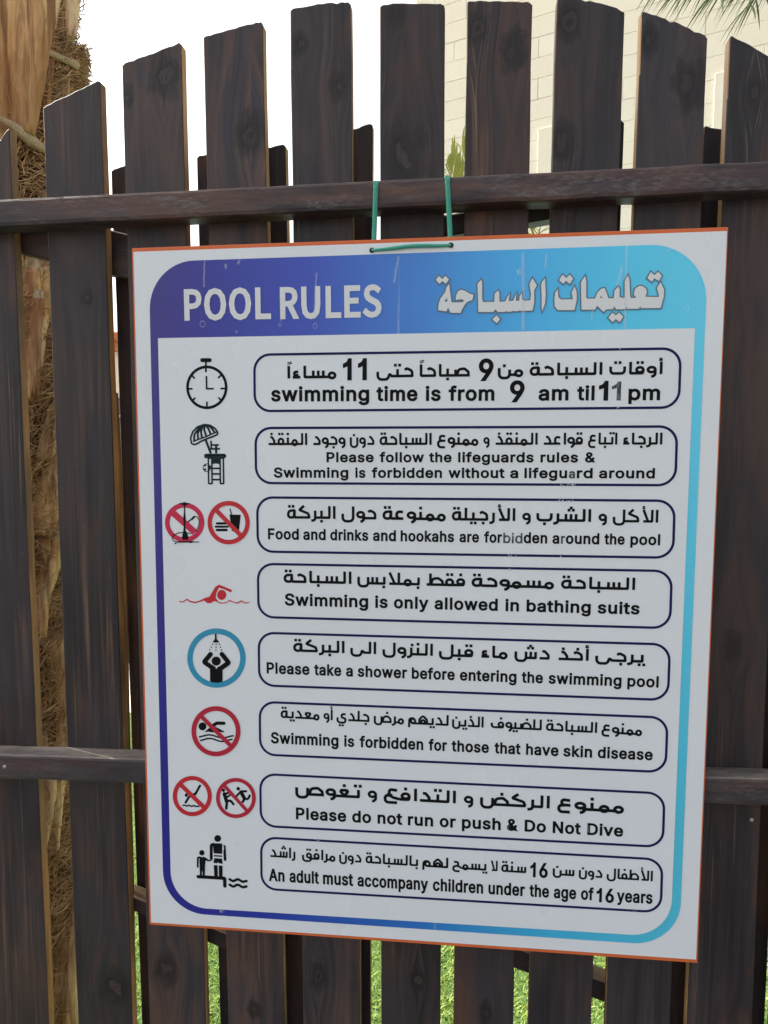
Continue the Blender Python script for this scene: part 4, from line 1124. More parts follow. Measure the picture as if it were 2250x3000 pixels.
LET = {
 'ا': lambda f: alef(f), 'أ': lambda f: alef(f, 1), 'ب': lambda f: be(f, 'b1'), 'ت': lambda f: be(f, 'u2'),
 'ث': lambda f: be(f, 'u3'), 'ن': nun, 'ي': lambda f: ye(f, 'b2'), 'ى': lambda f: ye(f, None), 'ل': lam,
 'ر': lambda f: ra(f), 'ز': lambda f: ra(f, 1), 'د': lambda f: dal(f), 'ذ': lambda f: dal(f, 1), 'و': waw, 'م': mim,
 'س': lambda f: sin_(f), 'ش': lambda f: sin_(f, 'u3'), 'ص': lambda f: sad(f), 'ض': lambda f: sad(f, 'u1'), 'ط': ta_,
 'ع': lambda f: ain(f), 'غ': lambda f: ain(f, 'u1'), 'ج': lambda f: jim(f, 'b1'), 'ح': lambda f: jim(f), 'خ': lambda f: jim(f, 'u1'),
 'ك': kaf, 'ف': lambda f: fe(f, 'u1'), 'ق': lambda f: fe(f, 'u2'), 'ه': he, 'ة': te, 'ء': hamza,
 'لا': lambda f: lamalef(f), 'لأ': lambda f: lamalef(f, 1)}
NOJOIN = set('اأردذزوةىء') | {'لا', 'لأ'}

def arabic(pr, word, xr, yr, xl, yl, ah, tanwin=False):
    """set an Arabic word between survey points (xr, yr) on its right and (xl, yl) on its left; ah = alef height"""
    A, B = S2(xr, yr), S2(xl, yl)
    sy = (S2(xr, yr - ah) - A).length
    letters = []; i = 0
    while i < len(word):
        if word[i] == 'ل' and i + 1 < len(word) and word[i + 1] in 'اأ': letters.append(word[i:i + 2]); i += 2
        else: letters.append(word[i]); i += 1
    forms = []
    for k, ch in enumerate(letters):
        pj = k > 0 and letters[k - 1] not in NOJOIN and ch != 'ء'
        nj = ch not in NOJOIN and k + 1 < len(letters) and letters[k + 1] != 'ء'
        f = 'M' if pj and nj else 'F' if pj else 'I' if nj else 'A'
        if ch == 'ى' or ch in 'ءة': f = 'F' if pj else 'A'
        forms.append(f)
    pen = 0; S = []; Dt = []; H = []
    for ch, f in zip(letters, forms):
        adv, st, dt = LET[ch](f)
        for pts, r, cl in st: S.append(([(t + pen, y) for t, y in pts], r, cl))
        for d in dt:
            if d[0] == 'hz': H.append(d[1] + pen)
            else: Dt.append((d[0] + pen, d[1]))
        pen += adv
        if f in 'FA': pen += .1
    xs = [t for p, r, c in S for t, y in p]
    x0, x1 = min(xs) - W / 2, max(xs) + W / 2
    d = B - A; sx = d.length / (x1 - x0); d.normalize(); nrm = Vector((d.y, -d.x))
    T = lambda t, y: A + d * ((t - x0) * sx) + nrm * (y * sy)
    kw = (sx * sy) ** .5
    for p, r, c in S:
        rr = [q * kw for q in r] if isinstance(r, list) else r * kw
        pr.stroke([T(*q) for q in p], W * kw, rr, closed=bool(c), n=4)
    for q in Dt:
        c = T(*q); h = .094 * kw
        pr.fill([[c - d * h - nrm * h, c + d * h - nrm * h, c + d * h + nrm * h, c - d * h + nrm * h]])
    for t in H:
        pr.stroke([T(t - .06, 1.24), T(t + .08, 1.26), T(t + .08, 1.16), T(t - .06, 1.14)], .07 * kw, .03 * kw, n=3)
        pr.stroke([T(t - .08, 1.1), T(t + .12, 1.08)], .07 * kw)
    if tanwin:
        pr.stroke([T(x1 - .26, 1.2), T(x1 - .02, 1.12)], .06 * kw)
        pr.stroke([T(x1 - .26, 1.32), T(x1 - .02, 1.24)], .06 * kw)

# ---- materials of the sign
m_board = plain('orange_board', (.62, .13, .03), .5, .15, 30)
def mk_white():
    m = NT('white_print')
    n = m.noise(m.coord((6, 6, 6)), 1, 4, .6)
    c = m.mix(n, (.67, .725, .765), (.72, .765, .80))
    n2 = m.noise(m.coord((300, 300, 60)), 1, 4, .75)
    c = m.mix(m.ramp(n2, [(.74, 0), (.80, .35)]), c, (.36, .38, .40))
    m.base(c); m.rough(m.ramp(m.noise(m.coord((5, 5, 3), (2, 2, 2)), 1, 4, .6), [(.3, .22), (.7, .42)])); m.bump(m.noise(m.coord((4, 4, 3)), 1, 2, .5), .25, .012)
    return m.m
m_white = mk_white()
def mk_blue():
    m = NT('blue_gradient_print')
    tc = m.n('TexCoord'); sp = m.n('SeparateXYZ'); m.t.links.new(tc.outputs['Object'], sp.inputs[0])
    u = m.math('MULTIPLY', m.math('ADD', sp.outputs[0], GX0), 1 / .76)
    c = m.ramp(u, [(0, (.040, .028, .22)), (.12, (.030, .036, .31)), (.30, (.040, .080, .47)), (.50, (.050, .23, .66)), (.68, (.060, .44, .84)), (.85, (.085, .60, .88)), (1, (.12, .64, .86))])
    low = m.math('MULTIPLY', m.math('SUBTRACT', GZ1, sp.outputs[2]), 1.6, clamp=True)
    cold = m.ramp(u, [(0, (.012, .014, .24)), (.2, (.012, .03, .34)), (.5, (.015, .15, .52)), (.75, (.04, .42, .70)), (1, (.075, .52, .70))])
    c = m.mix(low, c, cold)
    drip = m.noise(m.coord((90, 90, 3)), 1, 3, .6)
    gate = m.noise(m.coord((14, 14, 9), (5, 2, 3)), 1, 3, .6)
    wv = m.math('MULTIPLY', m.ramp(drip, [(.66, 0), (.74, 1)]), m.ramp(gate, [(.52, 0), (.62, .3)]))
    c = m.mix(wv, c, (.45, .55, .68))
    sp2 = m.noise(m.coord((130, 130, 130)), 1, 4, .7)
    c = m.mix(m.ramp(sp2, [(.70, 0), (.77, .35)]), c, (.35, .42, .6))
    m.base(c); m.rough(.36)
    return m.m
GX0 = -(on_plane(436, 768, D_SIGN).x - 0)
SIGN_BASE = on_plane(1240, 2766, D_SIGN)
GX0 = SIGN_BASE.x - on_plane(436, 768, D_SIGN).x
GZ1 = on_plane(1240, 1100, D_SIGN).z - SIGN_BASE.z
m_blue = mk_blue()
m_navy = plain('navy_print', (.008, .008, .075), .5, spec=.15)
m_ink = plain('black_print', (.004, .005, .006), .55, spec=.12)
m_slate = plain('dark_slate_print', (.008, .020, .028), .5, spec=.15)
def mk_worn():
    m = NT('worn_black_print')
    n = m.noise(m.coord((260, 260, 120)), 1, 4, .7)
    m.base(m.ramp(n, [(.42, (.012, .016, .02)), (.66, (.12, .145, .16))])); m.rough(.4)
    return m.m
m_worn = mk_worn()
m_red = plain('red_print', (.50, .012, .025), .4, .12, 60)
m_pink = plain('pink_red_print', (.52, .010, .065), .4, .1, 60)
m_wine = plain('crimson_print', (.42, .008, .035), .4, .12, 60)
m_teal = plain('sky_blue_print', (.022, .27, .44), .4, .08, 60)
m_outl = plain('grey_outline_print', (.10, .16, .22), .4)
m_titlew = plain('white_title_print', (.66, .69, .70), .36)

sign = thing('pool_rules_sign', SIGN_BASE, 'white pool rules signboard in English and Arabic with orange edge hanging on the fence', 'sign')
def sfill(name, poly, lift, mat, label=None):
    pr = Print(lift); pr.fill([poly]); return pr.obj(name, mat, sign, label)

cq = [S2(386, 727), S2(2134, 665), S2(2043, 2822), S2(438, 2709)]
# board: 5 mm thick, orange showing round the edge
board_poly = [S3(q) for q in cq]
o = slab('board', board_poly, .005, [m_board, m_board], sign, bev=.0006)
cen = sum(cq, Vector((0, 0))) / 4
wq = [S2(391, 738), S2(2130, 677), S2(2039, 2811), S2(443, 2702)]
sfill('white_sheet', wq, .0003, m_white)
oq = round_path([S2(436, 768), S2(2075.5, 712), S2(1989, 2771.5), S2(480.5, 2670.5)], [.066, .072, .064, .064], True, 14)
sfill('blue_border', oq, .0006, m_blue)
iq = round_path([S2(463.5, 991), S2(2035.7, 962), S2(1963.5, 2744.5), S2(503, 2654.5)], [.0, .0, .055, .055], True, 14)
sfill('inner_white_panel', iq, .0009, m_white)

L_TXT = .0012
# title
pr = Print(L_TXT)
latin(pr, NOTO, 'POOL', 541.7, 939.4, 794.7, 934.5, 91, ox=34, unit=719)
latin(pr, NOTO, 'RULES', 822, 935, 1118, 928.5, 92.5, ox=34, unit=719)
pr.obj('english_title', m_titlew, sign, 'white words POOL RULES')

def z1(pts): return [S2(1260 + x * .2170, 780 + y * .2170) for x, y in pts]
def z2(pts): return [S2(1600 + x * .2230, 780 + y * .2230) for x, y in pts]
def dia(z, x, y, a, b): return z([(x, y - b), (x + a, y), (x, y + b), (x - a, y)])
TITLE = [
 (z1, [[(248,250),(262,255),(268,330),(288,480),(300,492),(440,488),(462,462),(430,448),(385,450),(352,462),(346,440),(352,395),(378,340),(425,318),(470,335),(545,378),(585,385),(572,455),(500,485),(462,530),(425,600),(412,632),(275,630),(262,600),(243,558),(222,612),(110,595),(118,510),(140,440),(205,350),(222,290)], [(232,430),(190,475),(234,485)]]),
 (z1, [[(690,185),(702,215),(702,440),(712,486),(868,484),(872,370),(918,330),(934,360),(936,482),(1016,478),(1040,420),(1078,372),(1064,430),(1062,472),(1120,470),(1140,420),(1168,365),(1158,430),(1160,470),(1204,468),(1208,410),(1240,360),(1240,440),(1262,470),(1352,462),(1362,380),(1344,270),(1344,235),(1380,165),(1440,258),(1404,330),(1404,500),(1382,600),(1225,605),(1215,594),(1190,608),(1132,610),(1120,602),(1100,614),(1036,616),(1024,606),(1004,620),(910,618),(882,582),(852,620),(650,620),(648,480),(640,240)]]),
 (z1, [[(1550,165),(1560,380),(1552,500),(1512,612),(1504,560),(1506,400),(1498,260),(1510,215)]]),
 (z1, [[(122,134),(165,178),(208,134),(256,184),(212,240),(168,200),(128,240),(78,188)]]),
 (z1, [[(895,665),(945,715),(900,772),(842,722)]]),
 (z2, [[(150,300),(160,410),(195,440),(350,436),(332,350),(372,265),(400,345),(400,440),(370,578),(150,578),(112,530),(108,430),(118,350)]]),
 (z2, [[(510,130),(524,190),(524,420),(545,430),(640,428),(670,350),(720,300),(765,290),(790,350),(815,424),(886,424),(895,325),(945,270),(962,300),(962,410),(1030,422),(1030,200),(1072,125),(1090,170),(1100,400),(1112,420),(1185,418),(1160,390),(1148,375),(1165,300),(1215,262),(1262,262),(1310,300),(1320,340),(1300,405),(1478,408),(1476,370),(1452,290),(1500,212),(1545,310),(1542,400),(1500,552),(1245,552),(1232,528),(1215,560),(1062,562),(1046,532),(1030,566),(915,568),(898,530),(870,566),(785,570),(755,604),(665,520),(640,572),(464,574),(460,430),(455,215)], [(705,388),(712,420),(745,420)]]),
 (z2, [[(215,112),(262,160),(305,112),(352,166),(308,236),(258,192),(222,234),(168,186)]]),
 (z2, [[(868,612),(912,650),(955,612),(1010,668),(962,736),(912,694),(870,736),(815,680)]]),
 (z2, [[(1372,78),(1420,122),(1468,76),(1516,128),(1478,196),(1416,162),(1385,206),(1326,160)]]),
]
po, pr = Print(L_TXT), Print(L_TXT + .00025)
for z, cs in TITLE:
    m = [z(c) for c in cs]
    pr.fill(m)
    po.stroke(m[0], .0034, 0, closed=True)
    for h in m[1:]: po.stroke(h, .0014, 0, closed=True)
po.obj('title_outline', m_outl, sign)
pr.obj('arabic_title', m_titlew, sign, 'white Arabic title with grey outline')

# rows: frame box corners TL TR BR BL
BOXES = [((745.7,1039.5),(1993.7,1021),(1988,1194),(747,1204.5)), ((749,1254),(1983,1249.5),(1978,1421.5),(751,1415)),
 ((754,1457),(1976,1467),(1971,1633.5),(756,1615.5)), ((756,1651.5),(1967.5,1672.5),(1962,1839.5),(758,1807)),
 ((758.5,1853),(1962,1887.5),(1956,2050),(760,2007)), ((761.5,2055.5),(1955,2101.5),(1949,2261),(763,2209.5)),
 ((763,2266.5),(1946,2323.5),(1941,2480),(765,2418.5)), ((765.5,2452),(1940,2517),(1935,2671),(767,2602.5))]
for bq in BOXES:
    pr = Print(L_TXT)
    c = [S2(*q) for q in bq]; mid = sum(c, Vector((0, 0))) / 4
    pr.stroke([p for p in c], .0034, .0225, closed=True, n=8)
    pr.obj('text_frame', m_navy, sign)

def line_y(x0, y0, x1, y1): return lambda x: y0 + (y1 - y0) * (x - x0) / (x1 - x0)
AR = [
 (line_y(842,1109,1941,1096), 37, [('أوقات',1941,1783),('السباحة',1765,1550),('من',1534,1457),('صباحاأ',1381,1229),('حتى',1213,1102),('مساءاأ',987,842)]),
 (line_y(784,1304,1940,1302.3), 35, [('الرجاء',1940,1821),('اتباع',1808,1722),('قواعد',1708,1589),('المنقذ',1575,1448),('و',1434,1416),('ممنوع',1402,1280),('السباحة',1265,1112),('دون',1097,1025),('وجود',1013,915),('المنقذ',901,784)]),
 (line_y(841,1518.5,1928,1531), 37.5, [('الأكل',1928,1794),('و',1778,1752),('الشرب',1732,1570),('و',1555,1529),('الأرجيلة',1510,1323),('ممنوعة',1307,1120),('حول',1104,1000),('البركة',984,841)]),
 (line_y(830,1706,1861,1728), 36, [('السباحة',1861,1642),('مسموحة',1624,1380),('فقط',1364,1245),('بملابس',1231,1046.5),('السباحة',1031,830.5)]),
 (line_y(859,1908,1886,1940.5), 35.5, [('يرجى',1886,1742),('أخذ',1725,1631),('دش',1611,1506),('ماء',1488,1405),('قبل',1388,1285),('النزول',1269,1120),('الى',1103,1026),('البركة',1010.5,859)]),
 (line_y(822,2102,1880,2153), 31.5, [('ممنوع',1880.7,1761),('السباحة',1749,1598.6),('للضيوف',1587,1437),('الذين',1416.7,1324),('لديهم',1314.6,1195),('مرض',1184,1095),('جلدي',1083,986),('أو',975,948),('معدية',937,822.7)]),
 (line_y(864,2327,1829,2379.5), 37, [('ممنوع',1829,1630.5),('الركض',1611,1405),('و',1387,1358),('التدافع',1336.7,1123),('و',1105.5,1076.6),('تغوص',1056,864.4)]),
 (line_y(790,2509,1911,2580.5), 30.5, [('الأطفال',1911.5,1776.6),('دون',1764,1695),('سن',1682.5,1618.5),('سنة',1541.5,1468),('لا',1457.5,1437.7),('يسمح',1425,1325),('لهم',1313.6,1236.6),('بالسباحة',1225,1071),('دون',1059,994),('مرافق',983.4,885),('راشد',866,790)]),
]
for i, (fy, ah, words) in enumerate(AR):
    for wd, xr, xl in words:
        pr = Print(L_TXT)
        tw = wd.endswith('اأ') and i == 0
        if tw: wd = wd[:-1]
        arabic(pr, wd, xr, fy(xr), xl, fy(xl), ah, tanwin=tw)
        pr.obj('arabic_word', m_ink, sign)

EN = [
 (line_y(795,1176,1933,1172), 30, [('swimming',795,1082),('time',1103,1223),('is',1247,1291),('from',1314,1448),('am',1577,1665),('til',1690,1741),('pm',1840,1933)]),
 (line_y(957,1354,1743,1354.5), 20.5, [('Please',957,1095),('follow',1112,1242),('the',1257,1323),('lifeguards',1342,1563),('rules',1583,1693),('&',1713,1743)]),
 (line_y(803,1399,1918,1401), 20.5, [('Swimming',803,1021),('is',1041,1071),('forbidden',1089,1295),('without',1314,1478),('a',1494,1518),('lifegu',1536,1661),('rd',1689,1736),('around',1754,1918)]),
 (line_y(786,1579.5,1933,1597), 22.5, [('Food',786,876),('and',889,954.5),('drinks',968,1079),('and',1093,1160),('hookahs',1174,1330),('are',1346,1403),('for',1418,1470),('den',1534,1602.5),('a',1618,1638),('ound',1657,1755),('the',1770,1829),('pool',1846,1933)]),
 (line_y(835,1773,1873,1799.5), 24.5, [('Swimming',835,1079),('is',1099,1136),('only',1154,1255),('allowed',1273,1458),('in',1480,1520),('bathing',1542,1730),('suits',1750,1873)]),
 (line_y(782,1972,1928,2013.5), 23, [('Please',782,907),('take',921,1000),('a',1014,1034),('shower',1048.5,1192.5),('before',1206.5,1332),('entering',1347,1512.6),('the',1528,1590),('swimming',1606.7,1820),('pool',1837,1928.6)]),
 (line_y(794,2176.5,1911,2226.5), 23, [('Swimming',794.5,992),('is',1008.6,1038),('forbidden',1053.8,1240),('for',1255.6,1309),('those',1323,1432),('that',1448.5,1524.5),('have',1540.7,1635.5),('skin',1650,1734),('disease',1750.5,1911)]),
 (line_y(867,2398.5,1825,2450), 24, [('Please',867.6,1014.6),('do',1032,1087.6),('not',1106.4,1178.5),('run',1195,1269),('or',1288,1335),('push',1353,1466.7),('&',1485,1516),('Do',1536.6,1599),('Not',1618.6,1700.7),('Dive',1720,1824.6)]),
 (line_y(789,2579.5,1910,2646.5), 25.5, [('An',789,834),('adult',849,934.6),('must',947,1034.8),('accompany',1047.8,1253.6),('children',1268.4,1415),('under',1431,1537),('the',1551,1607.7),('age',1622,1687),('of',1701.7,1738),('years',1807,1910.4)]),
]
for i, (fy, xh, words) in enumerate(EN):
    for wd, xl, xr in words:
        pr = Print(L_TXT)
        latin(pr, INTER, wd, xl, fy(xl), xr, fy(xr), xh * 1.08)
        pr.obj('english_word', m_ink, sign)
for nm, xl, yl, xr, yr, hh in (('9', 1402, 1116, 1445, 1116, 64), ('11', 1005, 1114, 1075, 1113.5, 63), ('16', 1553.4, 2568, 1604, 2571, 43), ('9', 1493, 1178, 1536, 1178, 62), ('1', 1753, 1173, 1781, 1173, 56), ('16', 1747, 2641, 1797.6, 2644, 41)):
    pr = Print(L_TXT)
    latin(pr, INTER, nm, xl, yl, xr, yr, hh * .765)
    pr.obj('numeral', m_ink, sign)
for args, kw in ((('1', 1791, 1172.5, 1818, 1172.5, 55 * .745), dict(ox=16)), (('a', 1666, 1401, 1684, 1401, 20.5), {}), (('bid', 1474, 1590.5, 1530, 1591.5, 22.5), dict(ox=16)), (('r', 1643, 1592.5, 1654, 1592.7, 22.5), {})):
    pr = Print(L_TXT)
    latin(pr, INTER, *args, **kw)
    pr.obj('worn_lettering', m_worn, sign, 'faded grey letters worn pale')

# ---- pictograms
PXM = (S2(1100, 1000) - S2(1000, 1000)).length / 100        # metres per survey unit near the top left of the board
def seg(pr, pts, wpx, r=0, closed=False, cap='butt', k=None, z=None):
    z = z or (lambda x, y: S2(x, y))
    pr.stroke([z(*p) for p in pts], wpx * PXM * 1.18, r * PXM, closed, cap)
def zz(x0, y0, s): return lambda x, y: S2(x0 + x * s, y0 + y * s)
def blob(pr, z, pts, r=0):
    pr.fill([round_path([z(*p) for p in pts], r * PXM, True, 4)])
def ringp(pr, z, cx, cy, rx, ry, w):
    pts = [z(cx + rx * math.cos(2 * math.pi * i / 56), cy + ry * math.sin(2 * math.pi * i / 56)) for i in range(56)]
    pr.stroke(pts, w * PXM * 1.1, 0, True)
def ell(pr, z, cx, cy, rx, ry):
    pr.fill([[z(cx + rx * math.cos(2 * math.pi * i / 24), cy + ry * math.sin(2 * math.pi * i / 24)) for i in range(24)]])

def picto(label, parts):
    """parts: list of (material, draw function); later ones lie on top"""
    root = None
    for k, (mat, fn) in enumerate(parts):
        pr = Print(L_TXT + .0003 * k)
        fn(pr)
        if root is None:
            root = pr.obj('pictogram', mat, sign, label)
        else:
            c = pr.obj('pictogram_shape', mat, root)
            c.location = (0, 0, 0)

z = zz(500, 1020, 250 / 1317)     # stopwatch and lifeguard chair
def f(pr):
    ringp(pr, z, 562, 605, 298, 315, 7.5)
    seg(pr, [(490, 186), (608, 186)], 10, z=z, cap='round')
    seg(pr, [(548, 200), (548, 372)], 4.6, z=z)
    for a, b in (((280, 628), (342, 628)), ((772, 624), (845, 624)), ((563, 825), (563, 905)), ((325, 415), (378, 470)), ((735, 462), (800, 400)), ((345, 808), (385, 765)), ((740, 762), (790, 812))):
        seg(pr, [a, b], 4.4, z=z)
    seg(pr, [(555, 430), (560, 626), (668, 626)], 4.4, z=z)
picto('stopwatch symbol showing three o\'clock', [(m_ink, f)])
def f(pr):
    dome = [(325, 1470), (312, 1390), (345, 1290), (420, 1215), (520, 1180), (610, 1190), (690, 1240), (735, 1310)]
    seg(pr, dome + [(715, 1340), (640, 1370), (560, 1400), (480, 1435), (390, 1485), (350, 1485)], 4.5, 8, True, z=z)
    for (a, b, c) in (((470, 1195), (370, 1330), (365, 1440)), ((490, 1190), (420, 1310), (430, 1415)), ((505, 1190), (470, 1290), (490, 1390)), ((520, 1190), (525, 1270), (555, 1365)), ((545, 1185), (590, 1250), (625, 1335)), ((570, 1185), (640, 1235), (680, 1300))):
        seg(pr, [a, b, c], 5.2, 14, z=z)
    seg(pr, [(350, 1440), (440, 1405), (540, 1370), (640, 1325), (720, 1290)], 3.6, z=z)
    ell(pr, z, 520, 1200, 75, 22)
    seg(pr, [(540, 1405), (625, 1625)], 6, z=z)
    seg(pr, [(626, 1430), (632, 1555), (765, 1552)], 4.6, z=z); seg(pr, [(632, 1495), (748, 1492)], 4.4, z=z); seg(pr, [(705, 1495), (706, 1625)], 6, z=z)
    seg(pr, [(545, 1662), (845, 1662), (845, 1664), (545, 1664)], 3.6, 0, False, z=z)
    seg(pr, [(530, 1640), (850, 1640), (850, 1688), (530, 1688)], 3.8, 8, True, z=z)
    for x0, x1 in ((585, 640), (765, 818)):
        seg(pr, [(x0, 1695), (x0 + 6, 2090), (x1 + 4, 2090), (x1 - 2, 1695)], 4.2, 2, True, z=z)
    blob(pr, z, [(640, 1700), (765, 1700), (765, 1800), (730, 1782), (670, 1782), (640, 1800)])
    for y in (1855, 1940, 2028): seg(pr, [(640, y), (765, y)], 4.6, z=z)
    ringp(pr, z, 560, 1845, 55, 60, 2); ell(pr, z, 535, 1808, 20, 15); ell(pr, z, 535, 1872, 22, 16); ell(pr, z, 608, 1840, 22, 30)
picto('parasol over lifeguard chair symbol', [(m_slate, f)])
z = zz(460, 1440, 300 / 1659)
def f(pr):
    ringp(pr, z, 453, 500, 281, 280, 13.5)
    seg(pr, [(265, 345), (620, 660)], 17, z=z)
def g(pr):
    blob(pr, z, [(355, 188), (425, 180), (448, 165), (475, 180), (545, 188), (470, 222), (435, 222)])
    seg(pr, [(450, 215), (452, 330)], 3, z=z); blob(pr, z, [(442, 300), (458, 300), (470, 440), (462, 560), (470, 650), (430, 650), (440, 560), (432, 440)])
    blob(pr, z, [(432, 640), (480, 640), (515, 740), (500, 780), (420, 780), (408, 740)], 3)
    seg(pr, [(500, 495), (585, 430)], 3.4, z=z); seg(pr, [(570, 445), (610, 405)], 5, z=z, cap='round')
    seg(pr, [(610, 405), (665, 405), (690, 480), (680, 560), (635, 650)], 2.2, 16, z=z)
    seg(pr, [(560, 680), (440, 660), (340, 670), (250, 730), (260, 790), (320, 815), (690, 815)], 2.2, 14, z=z)
    seg(pr, [(320, 815), (600, 812)], 3.6, z=z); ell(pr, z, 305, 838, 15, 13); ell(pr, z, 548, 826, 18, 8)
picto('crossed out hookah symbol', [(m_pink, f), (m_ink, g)])
def f(pr):
    seg(pr, [(1185, 275), (1212, 370)], 3, z=z)
    blob(pr, z, [(1178, 370), (1360, 375), (1330, 650), (1300, 620), (1200, 520)], 1)
    seg(pr, [(975, 515), (1120, 515)], 6, z=z, cap='round'); seg(pr, [(955, 568), (1150, 568)], 5.4, z=z, cap='round'); seg(pr, [(975, 622), (1130, 622)], 6.5, z=z, cap='round')
    ell(pr, z, 1235, 625, 22, 18)
def g(pr):
    ringp(pr, z, 1165, 503, 306, 315, 12.5)
    seg(pr, [(962, 300), (1365, 712)], 11.5, z=z)
picto('crossed out burger and drink symbol', [(m_ink, f), (m_red, g)])
def f(pr):
    blob(pr, z, [(355, 1765), (420, 1778), (490, 1732), (540, 1765), (620, 1785), (700, 1760), (780, 1722), (855, 1700), (900, 1620), (950, 1540), (1010, 1505), (1215, 1590), (1215, 1622), (1190, 1628), (1090, 1580), (1010, 1555), (965, 1640), (955, 1720), (1000, 1785), (1080, 1800), (1130, 1785), (1180, 1752), (1250, 1785), (1300, 1795), (1370, 1758), (1430, 1795), (1505, 1785), (1510, 1792), (1440, 1815), (1370, 1782), (1300, 1818), (1180, 1775), (1110, 1810), (1030, 1815), (960, 1780), (930, 1772), (870, 1808), (820, 1805), (765, 1765), (700, 1785), (620, 1808), (540, 1790), (490, 1755), (425, 1795), (380, 1790)])
    ell(pr, z, 1052, 1672, 74, 82)
picto('red swimmer among waves symbol', [(m_red, f)])
z = zz(520, 1820, 240 / 1264)
def f(pr): ringp(pr, z, 605, 565, 408, 415, 15.8)
def g(pr):
    seg(pr, [(595, 192), (595, 285)], 4.6, z=z); blob(pr, z, [(580, 270), (612, 270), (650, 325), (545, 325)])
    for q in ((545, 352), (525, 395), (503, 435), (601, 352), (600, 395), (599, 440), (652, 352), (668, 398), (684, 442)): ell(pr, z, *q, 9, 12)
    ell(pr, z, 602, 610, 70, 70)
    seg(pr, [(515, 505), (415, 625), (540, 712), (560, 720)], 12.5, 3, z=z, cap='round')
    seg(pr, [(690, 505), (795, 635), (670, 725), (650, 730)], 12.5, 3, z=z, cap='round')
    blob(pr, z, [(505, 680), (560, 715), (602, 730), (650, 722), (700, 690), (700, 925), (655, 940), (600, 943), (550, 938), (508, 925)])
picto('person under a shower in a blue ring symbol', [(m_teal, f), (m_ink, g)])
def f(pr):
    ell(pr, z, 390, 1618, 60, 62)
    seg(pr, [(560, 1600), (610, 1568), (720, 1570)], 9, 4, z=z, cap='round')
    blob(pr, z, [(420, 1710), (480, 1650), (560, 1610), (650, 1655), (730, 1700), (700, 1712), (620, 1690), (560, 1712), (480, 1700)])
    for dy, x0, x1 in ((0, 335, 872), (55, 352, 855)):
        seg(pr, [(x0 + (x1 - x0) * i / 20, 1762 + dy + 20 * math.sin(i / 20 * 8.8 - 1.2 + 3.2) * (1 if i < 21 else 0) + i * 1.0) for i in range(21)], 4.2, z=z)
def g(pr):
    ringp(pr, z, 598, 1692, 342, 350, 13.8)
    seg(pr, [(365, 1455), (835, 1925)], 11.5, z=z)
picto('crossed out person swimming symbol', [(m_ink, f), (m_wine, g)])
z = zz(480, 2240, 300 / 1659)
def f(pr):
    ell(pr, z, 368, 490, 25, 28); seg(pr, [(590, 335), (515, 470)], 6, z=z, cap='round'); blob(pr, z, [(480, 460), (540, 440), (520, 500)])
    seg(pr, [(350, 620), (410, 520), (500, 470)], 6, z=z)
    seg(pr, [(305, 655), (340, 648), (375, 668), (410, 650), (450, 672), (490, 658), (530, 672), (580, 668)], 4, 4, z=z)
def g(pr):
    ringp(pr, z, 466, 503, 282, 292, 12.3)
    seg(pr, [(285, 325), (650, 680)], 12, z=z)
picto('crossed out diver symbol', [(m_ink, f), (m_red, g)])
def f(pr):
    ell(pr, z, 970, 410, 26, 28)
    seg(pr, [(985, 470), (1020, 590)], 10, z=z, cap='round'); seg(pr, [(1025, 590), (1015, 705)], 7, z=z, cap='round')
    seg(pr, [(1030, 585), (1085, 575), (1130, 635)], 6.5, 8, z=z, cap='round'); seg(pr, [(1000, 470), (1050, 450)], 6, z=z, cap='round'); seg(pr, [(1030, 520), (1080, 485)], 5, z=z, cap='round')
    ell(pr, z, 1208, 385, 28, 30)
    seg(pr, [(1245, 430), (1335, 425)], 6, z=z, cap='round'); seg(pr, [(1245, 435), (1180, 505)], 5.5, z=z, cap='round')
    seg(pr, [(1255, 440), (1310, 545)], 10, z=z, cap='round'); seg(pr, [(1310, 545), (1365, 555), (1395, 495)], 6, 5, z=z, cap='round'); seg(pr, [(1310, 540), (1278, 610)], 6.5, z=z)
def g(pr):
    ringp(pr, z, 1172, 535, 292, 295, 11)
    seg(pr, [(985, 335), (1350, 740)], 9.5, z=z)
picto('crossed out people running and pushing symbol', [(m_ink, f), (m_wine, g)])
def f(pr):
    ell(pr, z, 876, 1190, 55, 55); ell(pr, z, 620, 1422, 43, 44)
    blob(pr, z, [(800, 1265), (950, 1272), (950, 1440), (815, 1432), (800, 1330)], 3)
    seg(pr, [(800, 1285), (772, 1300), (772, 1510)], 8.2, 6, z=z, cap='round')
    blob(pr, z, [(965, 1280), (1005, 1310), (1018, 1540), (1000, 1558), (975, 1545), (968, 1400), (980, 1350)], 2)
    blob(pr, z, [(815, 1458), (948, 1466), (950, 1488), (815, 1480)])
    blob(pr, z, [(822, 1508), (945, 1516), (958, 1600), (895, 1590), (882, 1570), (868, 1592), (808, 1586)])
    blob(pr, z, [(812, 1622), (875, 1625), (880, 1805), (822, 1805)]); blob(pr, z, [(893, 1628), (955, 1630), (955, 1810), (898, 1808)])
    blob(pr, z, [(560, 1485), (600, 1482), (622, 1495), (650, 1485), (690, 1505), (728, 1535), (790, 1530), (790, 1545), (728, 1562), (680, 1545), (672, 1640), (668, 1790), (635, 1790), (628, 1650), (620, 1790), (588, 1790), (583, 1600), (580, 1510)], 1)
    seg(pr, [(575, 1495), (555, 1505), (553, 1650)], 5.2, 3, z=z, cap='round')
    seg(pr, [(560, 1808), (990, 1835), (992, 1960)], 9.5, 3, z=z, cap='round')
    for dy in (0, 88):
        seg(pr, [(1070, 1850 + dy), (1125, 1885 + dy), (1200, 1845 + dy), (1280, 1893 + dy), (1342, 1878 + dy)], 7, 8, z=z, cap='round')
